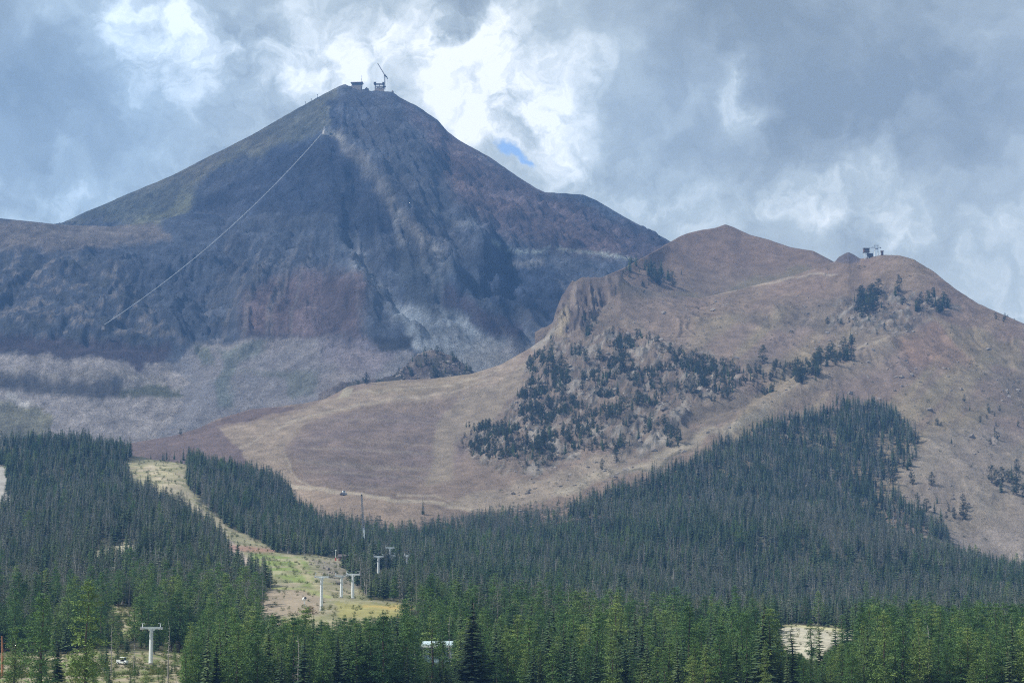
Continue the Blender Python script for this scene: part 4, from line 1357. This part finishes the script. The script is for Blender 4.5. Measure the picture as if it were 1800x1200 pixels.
Pc, _, _ = scatter(HILL, 0.028, keep_crag)
Pk, _, _ = scatter(KNOLL, 0.012, lambda a, b, p: inside(a, b, [(698, 664), (735, 622), (765, 612), (800, 626), (838, 664)]) * 1.0)
Pb, _, _ = scatter(BROWN, 0.010, lambda a, b, p: inside(a, b, [(1088, 486), (1112, 462), (1150, 468), (1178, 482), (1186, 508), (1120, 504)]) * 1.0)
Ps_, _, _ = scatter(HILL, 0.010, lambda a, b, p: inside(a, b, [(1500, 530), (1545, 508), (1552, 540), (1515, 562)]) * 1.0)
Pc = np.concatenate([Pc, Pk, Pb, Ps_])
nc = len(Pc)
scc = RNG.uniform(.4, 1.0, nc)
vic = RNG.integers(0, 6, nc)
scc = np.where(vic >= 4, scc * .75, scc)
stuff_points('crag_trees', Pc, np.stack([scc, scc, scc], -1), np.stack([scc * 0, scc * 0, RNG.uniform(0, 6, nc)], -1), vic, wbp,
             'lesser dark conifers filling the crag, the rock knoll and the upper clumps', 'trees')

# ---- shrubs and boulders --------------------------------------------------------
Ps, _, _ = scatter(VALLEY, 0.10, lambda a, b, p: inside(a, b, CLEAR3) * .6 + inside(a, b, CLEAR4) * .8 + inside(a, b, RUN) * .10 * (p[:, 1] > 800) + inside(a, b, CLEAR2) * .05)
ns = len(Ps)
ss = RNG.uniform(.4, 1.3, ns)
stuff_points('shrubs', Ps, np.stack([ss, ss, ss], -1), np.stack([ss * 0, ss * 0, RNG.uniform(0, 6, ns)], -1), RNG.integers(0, 3, ns), SHRUBS,
             'low green and yellow shrubs over the grassy clearings', 'shrubs')
Ph, _, _ = scatter(HILL, 0.004, lambda a, b, p: (a > 860) & (b < 960) & (p[:, 1] < 2900) & (fbm(p[:, 0] / 60, p[:, 2] / 60, 4, 83) > .5))
nb_ = len(Ph)
sb_ = np.exp(RNG.normal(-.1, .45, nb_)).clip(.4, 2.6)
stuff_points('hillside_scrub', Ph, np.stack([sb_ * 1.3, sb_ * 1.3, sb_], -1), np.stack([sb_ * 0, sb_ * 0, RNG.uniform(0, 6, nb_)], -1), RNG.integers(0, 3, nb_),
             [clump_crown('scrub', 1.5, 1.1, s_, M_WHITEBARK, .05, 14, 10, 'round') for s_ in range(160, 163)], 'low dark scrub dotted over the brown hillside', 'scrub')
rocks = [rock_mesh('boulder', s, M_STONE) for s in range(5)]
Pr1, _, _ = scatter(HILL, 0.030, lambda a, b, p: inside(a, b, CRAG) * .12 + inside(a, b, [(1480, 540), (1560, 520), (1640, 540), (1600, 590), (1500, 590)]) * .25)
Pr2, _, _ = scatter(VALLEY, 0.05, lambda a, b, p: inside(a, b, [(540, 985), (620, 985), (645, 1040), (600, 1042), (560, 1015)]) * .25)
Pr3, _, _ = scatter(KNOLL, 0.02, lambda a, b, p: (a > 690) & (a < 850) & (b < 668))
Pr4, _, _ = scatter(HILL, 0.003, lambda a, b, p: (a > 900) & (p[:, 1] < 2900) & (fbm(p[:, 0] / 50, p[:, 2] / 50, 4, 84) > .53))
Pr = np.concatenate([Pr1, Pr2, Pr3, Pr4])
nr = len(Pr)
sr = np.exp(RNG.normal(.35, .5, nr)).clip(.5, 4.5)
sr[len(Pr1):len(Pr1) + len(Pr2)] *= .5
stuff_points('boulders', Pr, np.stack([sr, sr * RNG.uniform(.7, 1.3, nr), sr * RNG.uniform(.6, 1.2, nr)], -1), np.stack([RNG.normal(0, .3, nr), RNG.normal(0, .3, nr), RNG.uniform(0, 6, nr)], -1),
             RNG.integers(0, 5, nr), rocks, 'grey boulders strewn over the crag and the slopes', 'boulders')


# ------------------------------------------------------------------ built things
class MB:
    def __init__(self):
        self.V, self.F = [], []

    def box(self, c, s, rz=0.0, taper=1.0):
        k = len(self.V)
        ca, sa = math.cos(rz), math.sin(rz)
        for z in (-1, 1):
            tp = taper if z > 0 else 1.0
            for x, y in ((-1, -1), (1, -1), (1, 1), (-1, 1)):
                X, Y = x * s[0] / 2 * tp, y * s[1] / 2 * tp
                self.V.append((c[0] + X * ca - Y * sa, c[1] + X * sa + Y * ca, c[2] + z * s[2] / 2))
        for f_ in ((3, 2, 1, 0), (4, 5, 6, 7), (0, 1, 5, 4), (1, 2, 6, 5), (2, 3, 7, 6), (3, 0, 4, 7)):
            self.F.append(tuple(k + i for i in f_))
        return self

    def tube(self, pts, r, n=8):
        rr = r if isinstance(r, (list, tuple)) else [r] * len(pts)
        k = len(self.V)
        tube_rings(self.V, self.F, pts, rr, n)
        self.F.append(tuple(k + n - 1 - j for j in range(n)))
        return self

    def prism(self, prof, x0, x1):
        """Profile in (y, z) swept along x."""
        k = len(self.V)
        m_ = len(prof)
        for x in (x0, x1):
            self.V += [(x, a, b) for a, b in prof]
        for i in range(m_):
            j = (i + 1) % m_
            self.F.append((k + i, k + j, k + m_ + j, k + m_ + i))
        self.F.append(tuple(k + m_ - 1 - i for i in range(m_)))
        self.F.append(tuple(k + m_ + i for i in range(m_)))
        return self

    def build(self, name, mat, parent=None):
        me = mesh_from(name, self.V, self.F, mat)
        o = bpy.data.objects.new(name, me)
        o.parent = parent
        COL.objects.link(o)
        return o


M_WHITE = plain_material('galvanised_white_paint', (0.82, 0.86, 0.87), .5, 0, .08, .8)
M_STEEL = plain_material('grey_steel', (0.30, 0.31, 0.34), .5, .3, .2, .6)
M_DARK = plain_material('dark_weathered_steel', (0.07, 0.065, 0.07), .7, 0, .3, .6)
M_BROWN = plain_material('brown_timber', (0.16, 0.105, 0.085), .85, 0, .3, .8)
M_ROOF = plain_material('dark_roofing', (0.12, 0.10, 0.105), .8, 0, .25, .8)
M_YELLOW = plain_material('yellow_machine_paint', (0.72, 0.52, 0.10), .45, 0, .12, .8)
M_CABLE = plain_material('bright_steel_cable', (0.62, 0.64, 0.66), .4, .2, .08, .1)
M_WIRE = plain_material('dark_steel_rope', (0.10, 0.105, 0.12), .6, .2, .1, .1)
M_GLASS = plain_material('blue_window_glass', (0.05, 0.09, 0.14), .1, 0, .2, .5)
M_BLUE = plain_material('pale_blue_siding', (0.42, 0.58, 0.68), .7, 0, .1, .8)
M_PALEROOF = plain_material('pale_blue_metal_roof', (0.55, 0.68, 0.74), .45, 0, .12, .5)
M_RED = plain_material('red_paint', (0.55, 0.08, 0.05), .5, 0, .12, .8)
M_BLACK = plain_material('black_rubber', (0.025, 0.025, 0.027), .85, 0, .2, 2)
M_CONCRETE = plain_material('pale_concrete', (0.42, 0.40, 0.37), .9, 0, .2, .7)


def yaw_to_camera(p):
    return math.atan2(p.x, p.y) * -1.0


# ---- chairlift towers ------------------------------------------------------------
def lift_tower(base, H, arm, rz, label, group):
    o = empty('lift_tower', base, rz)
    MB().box((0, 0, -.1), (1.6, 1.6, 1.0), 0, .85).build('footing', M_CONCRETE, o)
    MB().tube([(0, 0, .35), (0, 0, H * .5), (0, 0, H)], [.66, .60, .52], 12).build('pole', M_WHITE, o)
    MB().box((0, 0, H + .12), (arm * 2, .6, .7)).box((0, 0, H - .45), (1.5, .5, .6), 0, 1.6).build('crossarm', M_WHITE, o)
    for s in (-1, 1):
        w = MB()
        w.box((s * arm, 0, H - .1), (.16, 3.2, .30))
        sh = w.build('sheave_assembly', M_WHITE, o)
        g = MB()
        for yy in (-1.35, -.8, -.27, .27, .8, 1.35):
            g.tube([(s * arm - .16, yy, H + .1), (s * arm + .16, yy, H + .1)], .24, 10)
        g.build('sheave_wheels', M_STEEL, sh)
        MB().box((s * (arm - .1), 0, H + .85), (.14, .3, 1.1)).box((s * (arm - .35), 0, H + 1.45), (.9, .2, .14)).build('lifting_frame', M_WHITE, o)
    lad = MB()
    for s in (-.2, .2):
        lad.tube([(s, -.62, 1.0), (s, -.52, H)], .035, 4)
    for i in range(int((H - 1) / .45)):
        z = 1.1 + .45 * i
        lad.box((0, -.61 + .1 * z / H, z), (.4, .04, .04))
    lad.build('ladder', M_STEEL, o)
    o['arm'] = arm
    return tag(o, label, 'lift tower', group)


TOW = [(564, 1074, 59, 2.7, 'nearest and tallest lift tower in the middle group, standing on reddish dirt'),
       (600, 1050, 37, 2.8, 'second lift tower from the left in the middle group beside rocky ground'),
       (619, 1052, 42, 2.9, 'third lift tower from the left, right of the rocky ground'),
       (667, 1008, 30, 2.7, 'fourth lift tower from the left, at the edge of the dark forest'),
       (684, 996, 32, 2.7, 'fifth lift tower, highest up among the dark forest trees')]
tops = []
for (x, y, h, arm, lab) in TOW:
    p = locate(VALLEY, x, y)
    H = h * p.y / F
    lift_tower(p, H, arm * .95, .18, lab, 'white chairlift towers')
    tops.append((p, H, arm * .95))
p = locate(VALLEY, 264, 1166)
lift_tower(p, 62 * p.y / F, 2.9, .5, 'large white lift tower in the lower left clearing', 'white chairlift towers')
tagp = p


def cable_run(a, b, sag, r, mat, name, label, group=None, offs=((0, 0, 0),), n=24):
    o = empty(name, a)
    for of in offs:
        pts = []
        for i in range(n + 1):
            t = i / n
            q = a.lerp(b, t) - a + Vector(of)
            q.z -= sag * 4 * t * (1 - t)
            pts.append(tuple(q))
        MB().tube(pts, r, 5).build('strand', mat, o)
    return tag(o, label, 'cable', group)


for i in range(len(tops) - 1):
    (pa, ha, aa), (pb, hb, ab) = tops[i], tops[i + 1]
    ca, sa = math.cos(.18), math.sin(.18)
    for s in (-1, 1):
        A = Vector(pa) + Vector((s * aa * ca, s * aa * sa, ha + .35))
        B = Vector(pb) + Vector((s * ab * ca, s * ab * sa, hb + .35))
        cable_run(A, B, .8, .10, M_WIRE, 'lift_rope', '%s haul rope between lift towers %s' % ('left' if s < 0 else 'right', ['one and two', 'two and three', 'three and four', 'four and five'][i]) + ' counted from the left')

# the small white tower heads in the forest beyond
for (x, y, h, lab) in [(714, 1004, 27, 'small lift tower whose white head pokes out of the dark forest'), (690, 992, 15, 'short white lift terminal mast beside the fifth lift tower')]:
    p = locate(VALLEY, x, y)
    lift_tower(p, h * p.y / F, 1.5, .3, lab, 'white chairlift towers')

# ---- tram cable across the face -----------------------------------------------------
pa = locate(PEAK, 572, 232) + Vector((0, -6, 4))
pb = locate(SHOULDER, 186, 580) + Vector((0, -14, 6))
cable_run(pa, pb, 22, .20, M_CABLE, 'tram_cable', 'long pale tram cable crossing the blue mountain face diagonally', None, ((0, 0, 0), (1.5, 0, .5)), 80)
o = empty('tram_anchor', pb + Vector((0, 0, -6.5)))
MB().box((0, 0, 2.5), (4, 4, 5), 0, .8).build('block', M_STONE, o)
MB().box((0, 0, 6.0), (3, 2, 2.0)).build('saddle', M_DARK, o)
tag(o, 'small dark cable anchor at the lower end of the tram cable', 'anchor')
o = empty('tram_platform', pa + Vector((0, 8, -10)))
MB().box((0, 0, 4), (10, 16, 10), .3, .85).build('block', M_CONCRETE, o)
MB().box((0, -4, 11.5), (6, 8, 4.5), .3).build('saddle', M_STEEL, o)
tag(o, 'small pale tram platform on the rocks below the summit', 'platform')

# ---- summit station ------------------------------------------------------------------
p = locate(PEAK, 628, 154)
o = empty('summit_station', p, -.12)
MB().box((0, 0, 0), (18, 13, 9)).build('foundation', M_STONE, o)
MB().box((0, 0, 6.6), (17, 12, 5.0)).build('wall', M_BROWN, o)
MB().prism([(-8, 9.1), (8, 9.1), (8, 9.7), (0, 12.6), (-8, 9.7)], -10.5, 11.5).build('roof', M_ROOF, o)
for x in (-5.2, 0.2, 5.4):
    w = MB().box((x, -6.05, 6.8), (3.4, .2, 2.4)).build('window', M_GLASS, o)
    MB().box((x, -6.2, 5.45), (3.8, .3, .25)).build('sill', M_STEEL, w)
MB().box((10.2, -2, 7.0), (2.8, 6, .5)).tube([(11.2, -4.6, 2), (11.2, -4.6, 7)], .25, 6).tube([(11.2, .6, 2), (11.2, .6, 7)], .25, 6).build('deck', M_STEEL, o)
tag(o, 'dark flat-roofed station building on the mountain summit', 'building')
o2 = empty('antenna', p + Vector((9.0, 0, 8)))
MB().tube([(0, 0, -2), (0, 0, 8), (0, 0, 17)], [.5, .36, .22], 6).build('mast', M_STEEL, o2)
MB().box((0, 0, 11), (1.6, .3, .3)).box((0, 0, 13.5), (1.2, .3, .3)).build('crossbar', M_STEEL, o2)
tag(o2, 'thin antenna mast rising behind the summit station roof', 'antenna')

# ---- terminal under construction, with its crane -----------------------------------------
p = locate(PEAK, 668, 161)
o = empty('steel_frame_terminal', p, 0)
MB().box((0, 0, 1), (21, 12, 10), 0, .72).build('rubble_base', M_STONE, o)
for (x, y) in ((-8, -4), (-8, 4), (7.5, -4), (7.5, 4), (0, -4)):
    MB().box((x, y, 9), (1.2, 1.2, 13 if x else 8)).build('column', M_DARK, o)
MB().box((0.5, -4, 8.6), (17, 1.2, 1.4)).box((2, 4, 8.6), (15, 1.2, 1.4)).build('beam', M_DARK, o)
MB().box((0, -4, 13.6), (17.5, 1.3, 1.2)).box((0, 4, 13.6), (17.5, 1.3, 1.2)).build('beam', M_DARK, o)
MB().box((-8.6, 0, 15.2), (4.4, 10, 3.4)).build('bullwheel_housing', M_DARK, o)
MB().box((7.4, 0, 15.2), (4.0, 10, 3.0)).build('machine_room', M_DARK, o)
MB().box((2, -4.8, 6.4), (4.5, .4, 2.6)).build('panel', M_CONCRETE, o)
MB().box((9.5, -3, 8.4), (5, 6, 1.0)).build('walkway', M_DARK, o)
tag(o, 'dark steel framed terminal under construction on the summit', 'building')
o = empty('tower_crane', p + Vector((9.5, 3, 4)))


def lattice(mb, a, b, w, bays, r, w2=None):
    a, b = Vector(a), Vector(b)
    d = (b - a).normalized()
    u = Vector((0, 1, 0)) if abs(d.y) < .9 else Vector((1, 0, 0))
    v = d.cross(u).normalized()
    u = v.cross(d).normalized()
    w2 = w if w2 is None else w2
    cor = ((-1, -1), (1, -1), (1, 1), (-1, 1))

    def pt(t, c):
        ww = (w + (w2 - w) * t) / 2
        return tuple(a.lerp(b, t) + u * c[0] * ww + v * c[1] * ww)
    for c in cor:
        mb.tube([pt(0, c), pt(1, c)], r, 4)
    for i in range(bays):
        t0, t1 = i / bays, (i + 1) / bays
        for j in range(4):
            c0, c1 = cor[j], cor[(j + 1) % 4]
            mb.tube([pt(t0, c0), pt(t1, c1)], r * .7, 3)
            mb.tube([pt(t1, c0), pt(t1, c1)], r * .7, 3)
    return mb


lattice(MB(), (0, 0, 0), (0, 0, 27), 1.9, 11, .26).build('mast', M_DARK, o)
lattice(MB(), (1, 0, 26), (-13.5, 0, 50.5), 1.5, 12, .25, .9).build('jib', M_DARK, o)
MB().box((3.0, 0, 25.0), (3.2, 2.2, 1.6), 0).tube([(0, 0, 29), (5.0, 0, 21.5)], [.8, .9], 5).build('counter_jib', M_DARK, o)
MB().box((4.8, 0, 21.6), (1.8, 2.4, 3.2)).build('counterweight', M_CONCRETE, o)
MB().box((-.4, -1.6, 26.0), (1.8, 1.8, 2.2)).build('cab', M_DARK, o)
MB().tube([(4.6, 0, 22), (4.4, 0, 4)], .12, 4).build('guy_line', M_WIRE, o)
tag(o, 'luffing tower crane with raised boom above the summit terminal', 'crane')
for (x, y, s, lab) in [(536, 183, 5, 'lowest of three small marker posts on the left summit ridge'), (547, 176, 4, 'middle of three small marker posts on the left summit ridge'),
                       (557, 170, 6, 'highest of three small marker posts on the left summit ridge')]:
    p = locate(PEAK, x, y)
    o = empty('marker_post', p)
    MB().tube([(0, 0, -1), (0, 0, s)], [.35, .28], 6).build('post', M_DARK, o)
    MB().box((0, -.3, s - .6), (1.8, .2, 1.2)).build('board', M_BROWN, o)
    tag(o, lab, 'post')
for (x, y, w_, h_, lab) in [(644, 158, 11, 7, 'rounded dark rock right of the summit station'), (691, 163, 5, 6, 'small dark pinnacle right of the summit crane')]:
    p = locate(PEAK, x, y)
    ro = bpy.data.objects.new('summit_rock', rock_mesh('summit_rock', x, plain_material('summit_rock_stone', (0.14, 0.12, 0.12), .95, 0, .4, .3)))
    ro.location = p
    ro.scale = (w_ / 2 * 1.05, 5, h_)
    COL.objects.link(ro)
    tag(ro, lab, 'rock')

# ---- ridge lift station --------------------------------------------------------------
p = locate(HILL, 1522, 455)
o = empty('lift_hut', p, .1)
for (x, y) in ((-2.8, -2), (2.8, -2), (-2.8, 2), (2.8, 2)):
    MB().tube([(x * .75, y, -1), (x, y, 8)], .26, 6).build('leg', M_WHITE, o)
MB().tube([(-2.2, -2.05, .5), (2.7, -2.05, 7.5)], .2, 5).build('brace', M_WHITE, o)
MB().tube([(2.2, -2.3, .5), (-2.7, -2.3, 7.5)], .2, 5).build('brace', M_WHITE, o)
MB().box((0, 0, 8.3), (7.6, 6, .5)).build('floor', M_DARK, o)
MB().box((0, 0, 10.7), (7.0, 5.4, 4.2)).build('cabin', M_BROWN, o)
w = MB().box((.6, -2.75, 10.9), (4.2, .16, 1.6)).build('window', M_GLASS, o)
MB().box((.6, -2.9, 9.95), (4.6, .2, .2)).build('sill', M_STEEL, w)
MB().prism([(-3.6, 12.9), (3.6, 13.6), (3.6, 14.1), (-3.6, 13.4)], -4.3, 4.6).build('roof', M_ROOF, o)
tag(o, 'brown lift cabin raised on white legs on the right ridge', 'hut')
p = locate(HILL, 1541, 449)
o = empty('lift_terminal', p, .1)
for x in (-2.6, 1.6):
    MB().tube([(x, 0, -1), (x, 0, 10.5)], [.6, .45], 8).build('mast', M_WHITE, o)
MB().box((-.5, 0, 10.8), (11.6, 1.0, .7)).build('crossarm', M_STEEL, o)
MB().box((-.3, 0, 13.4), (6.4, 1.2, .5)).tube([(-2.6, 0, 10.6), (-2.6, 0, 13.4)], .2, 5).tube([(1.6, 0, 10.6), (1.6, 0, 13.4)], .2, 5).build('lifting_frame', M_STEEL, o)
for s in (-1, 1):
    MB().box((-.5 + s * 5.6, 0, 10.3), (.5, 5, .6)).build('sheave_assembly', M_STEEL, o)
MB().tube([(-.5, 0, 8.6), (-.5, 0, 9.1)], 2.2, 20).build('bullwheel', M_STEEL, o)
tag(o, 'T-shaped lift terminal with twin masts on the right ridge crest', 'lift terminal')
p = locate(HILL, 1531, 452)
o = empty('unloading_ramp', p, .1)
MB().prism([(-2, 0), (2, 0), (2, 4.6), (-2, 4.6)], -4.2, 3.2).build('deck', M_DARK, o)
MB().tube([(-4, -2.1, 4.6), (-4, -2.1, 5.8), (3, -2.1, 5.8), (3, -2.1, 4.6)], .1, 5).build('railing', M_DARK, o)
tag(o, 'dark unloading ramp between raised cabin and ridge lift terminal', 'ramp')
p = locate(HILL, 1551, 448)
o = empty('patrol_shed', p, .1)
MB().box((0, 0, 2.2), (2.8, 2.6, 4.6)).build('wall', M_BROWN, o)
MB().prism([(-1.9, 4.5), (1.9, 4.5), (0, 5.7)], -1.9, 1.9).build('roof', M_ROOF, o)
MB().box((0, -1.34, 1.6), (1.0, .1, 2.2)).build('door', M_DARK, o)
tag(o, 'tiny brown shed right of the ridge lift terminal', 'shed')

# ---- tall crane by the forest edge ------------------------------------------------------
p = locate(VALLEY, 639, 970)
o = empty('mobile_crane', p, .1)
ch = MB().box((0, 0, 1.15), (3.0, 8.5, .9)).build('chassis', M_DARK, o)
for s in (-1, 1):
    for yy in (-3.2, -1.9, 1.9, 3.2):
        MB().tube([(s * 1.15, yy, .62), (s * 1.55, yy, .62)], .62, 14).build('wheel', M_BLACK, o)
MB().box((0, .4, 2.9), (2.9, 4.6, 2.6), 0, .92).build('superstructure', M_YELLOW, o)
cb = MB().box((-.9, -3.1, 2.7), (1.2, 2.0, 2.2), 0, .9).build('cab', M_YELLOW, o)
MB().box((-.9, -4.12, 3.0), (.95, .08, 1.0)).build('windscreen', M_GLASS, cb)
MB().box((.2, 3.6, 2.6), (2.6, 1.4, 1.8)).build('counterweight', M_DARK, o)
HB = 100 * p.y / F
b1 = MB().tube([(0, 0, 3.4), (-.4, 0, HB * .42)], [.95, .8], 4).build('lower_boom', M_WHITE, o)
lattice(MB(), (-.4, 0, HB * .40), (-1.9, 0, HB), 1.15, 16, .17, .8).build('upper_boom', M_STEEL, o)
MB().tube([(.9, -.8, 4), (.2, -.4, HB * .2)], .22, 6).build('hydraulic_ram', M_STEEL, o)
MB().box((-1.9, -.5, HB), (1.0, 1.2, .8)).build('boom_head', M_DARK, o)
tag(o, 'tall grey crane boom on a yellow base at the forest edge', 'crane')

# ---- red-based pole, shed and groomer ----------------------------------------------------
p = locate(VALLEY, 590, 985)
o = empty('signal_pole', p)
MB().tube([(0, 0, 0), (0, 0, 6.4)], [.16, .12], 8).build('pole', M_WHITE, o)
MB().box((0, 0, .9), (.75, .75, 1.8), 0, .9).build('pad', M_RED, o)
MB().box((0, -.1, 6.0), (.8, .15, .6)).build('board', M_WHITE, o)
tag(o, 'thin pale pole with a red padded base by the forest edge', 'pole')
p = locate(VALLEY, 606, 987)
o = empty('timber_shed', p, .25)
MB().box((0, 0, 1.4), (6.2, 4.0, 3.0)).build('wall', M_BROWN, o)
MB().prism([(-2.6, 2.9), (2.6, 2.9), (0, 4.3)], -3.6, 3.6).build('roof', M_ROOF, o)
MB().box((-1.2, -2.03, 1.1), (1.1, .08, 2.1)).build('door', M_DARK, o)
MB().box((1.5, -2.03, 1.6), (1.3, .08, .9)).build('window', M_GLASS, o)
tag(o, 'low brown timber shed right of the red-based pole', 'shed')
p = locate(HILL, 603, 870)
o = empty('snow_groomer', p, .5)
for s in (-1, 1):
    tr = MB().prism([(-2.6, .2), (2.6, .2), (3.1, .75), (2.6, 1.3), (-2.6, 1.3), (-3.1, .75)], s * 1.3 - .5, s * 1.3 + .5).build('track', M_BLACK, o)
MB().box((0, .6, 1.9), (2.4, 4.2, 1.2)).build('body', M_DARK, o)
c = MB().box((0, -1.2, 2.9), (2.2, 2.0, 1.7), 0, .8).build('cab', M_WHITE, o)
MB().box((0, -2.18, 3.0), (1.7, .12, .9)).build('windscreen', M_GLASS, c)
MB().box((0, -3.7, 1.0), (4.2, .35, 1.3)).build('blade', M_STEEL, o)
tag(o, 'small dark tracked machine with pale cab on the bowl road', 'vehicle')

# ---- pale building behind the tall spruce -------------------------------------------------
p = locate(VALLEY, 768, 1164)
o = empty('lodge', p, -.08)
S = p.y / F                       # metres per picture row here
S *= .8
MB().box((0, 0, 1.6), (62 * S, 6.5, 6.2)).build('wall', M_BLUE, o)
MB().prism([(-4.1, 4.6), (4.1, 4.6), (4.1, 5.0), (0, 6.3), (-4.1, 5.0)], -34 * S, 34 * S).build('roof', M_PALEROOF, o)
MB().box((0, -4.15, 4.72), (68 * S, .12, .55)).build('fascia', M_WHITE, o)
for i, x in enumerate((-25, -15, -5, 6, 16, 25)):
    w = MB().box((x * S, -3.27, 2.9), (5.4 * S, .12, 1.7)).build('window', M_GLASS, o)
    fr = MB()
    for sx in (-1, 1):
        fr.box((x * S + sx * 3.0 * S, -3.32, 2.9), (.16, .14, 1.9))
    fr.box((x * S, -3.32, 3.85), (6.2 * S, .14, .16)).box((x * S, -3.32, 1.98), (6.2 * S, .14, .16))
    fr.build('frame', M_WHITE, w)
MB().box((-30 * S, -3.3, 1.0), (.4, .16, 7.0)).build('corner_board', M_WHITE, o)
MB().box((30 * S, -3.3, 1.0), (.4, .16, 7.0)).build('corner_board', M_WHITE, o)
tag(o, 'pale blue and white low building half hidden by foreground trees', 'building')
p = locate(VALLEY, 741, 1160) + Vector((0, -6, 0))
o = empty('white_tank', p)
MB().tube([(-1.5, 0, 4.0), (1.5, 0, 4.0)], [1.1, 1.1], 16).build('tank', M_WHITE, o)
for x in (-1, 1):
    MB().box((x, 0, 1.4), (.3, 1.6, 4.0)).build('leg', M_STEEL, o)
tag(o, 'small white tank left of the pale building', 'tank')

# ---- white cart in the left clearing, snow gun, rust shrub, orange trunk --------------------
p = locate(VALLEY, 216, 1166)
o = empty('utility_vehicle', p, 1.25)
for s in (-1, 1):
    for yy in (-1.05, 1.05):
        w = MB().tube([(s * .6, yy, .34), (s * .86, yy, .34)], .36, 16).build('wheel', M_BLACK, o)
        MB().tube([(s * .84, yy, .34), (s * .885, yy, .34)], .17, 10).build('rim', M_WHITE, w)
MB().box((0, 0, .62), (1.5, 3.1, .5)).box((0, -1.25, .98), (1.4, .7, .34), 0, .85).build('body', M_WHITE, o)
MB().box((0, .95, 1.12), (1.5, 1.3, .5)).build('cargo_bed', M_WHITE, o)
for (x, y) in ((-.65, -.85), (.65, -.85), (-.65, .25), (.65, .25)):
    MB().tube([(x, y, .9), (x * .92, y + .08, 2.0)], .05, 6).build('post', M_DARK, o)
MB().box((0, -.25, 2.04), (1.45, 1.5, .12), 0, .92).build('roof', M_WHITE, o)
MB().box((0, .05, 1.15), (1.2, .5, .5)).build('seat', M_BLACK, o)
MB().box((0, -.88, 1.5), (1.15, .04, .7)).build('windscreen', M_GLASS, o)
tag(o, 'white utility cart parked in the lower left clearing', 'vehicle')
p = locate(VALLEY, 534, 1066)
o = empty('snow_gun', p, .4)
for k_ in range(3):
    a = k_ * 2.094
    MB().tube([(0, 0, .8), (math.cos(a) * 1.1, math.sin(a) * 1.1, -.1)], .08, 5).build('leg', M_WHITE, o)
MB().tube([(0, 0, .6), (0, 0, 2.6)], .16, 8).build('post', M_WHITE, o)
MB().tube([(0, 1.1, 2.7), (0, .6, 2.85), (0, -1.2, 3.3)], [.55, .75, .6], 14).build('barrel', M_WHITE, o)
MB().tube([(0, -1.15, 3.29), (0, -1.3, 3.33)], .5, 12).build('nozzle_ring', M_DARK, o)
tag(o, 'white snowmaking fan gun on the reddish dirt', 'snow gun')
p = locate(VALLEY, 546, 1080)
o = empty('rust_shrub', p)
part('crown', clump_crown('rust_crown', 3.2, 2.4, 140, M_RUST, .06, 40, 14, 'round'), o)
MB().tube([(0, 0, -.3), (.1, 0, 1.6)], [.12, .05], 5).build('stem', M_BARK, o)
tag(o, 'rust brown shrub beside the snowmaking gun', 'shrub')
p = locate(VALLEY, 6, 1190)
o = empty('orange_dead_trunk', p)
Ht = 72 * p.y / F
MB().tube([(-.2, 0, -.3), (-.25, 0, Ht * .5), (-.55, 0, Ht)], [.34, .28, .12], 8).build('trunk', M_REDWOOD, o)
sb = MB()
for i in range(6):
    z = Ht * (.45 + .09 * i)
    sb.tube([(-.25, 0, z), (-.25 + (-1) ** i * .8, -.2, z + .25)], [.06, .02], 4)
sb.build('branch_stubs', M_REDWOOD, o)
tag(o, 'orange barked dead trunk at the left edge', 'dead tree')

# ------------------------------------------------------------------ haze
hb = MB()
hb.box((0, 2600, 620), (6400, 5600, 1440))
hz = bpy.data.materials.new('haze_air')
hz.use_nodes = True
hz.node_tree.nodes.clear()
hn = NT(hz.node_tree)
pv = hn.n('ShaderNodeVolumePrincipled', inp={'Color': (0.22, 0.47, 1.0, 1), 'Density': 0.82e-4, 'Anisotropy': 0.0,
                                             'Density Attribute': '', 'Temperature Attribute': '', 'Color Attribute': ''})
hz.cycles.homogeneous_volume = True
ho = hn.n('ShaderNodeOutputMaterial')
hz.node_tree.links.new(pv.outputs[0], ho.inputs['Volume'])
hobj = hb.build('haze', hz)
hobj['kind'] = 'stuff'
hobj['label'] = 'thin blue haze in the mountain air'
hobj['category'] = 'haze'
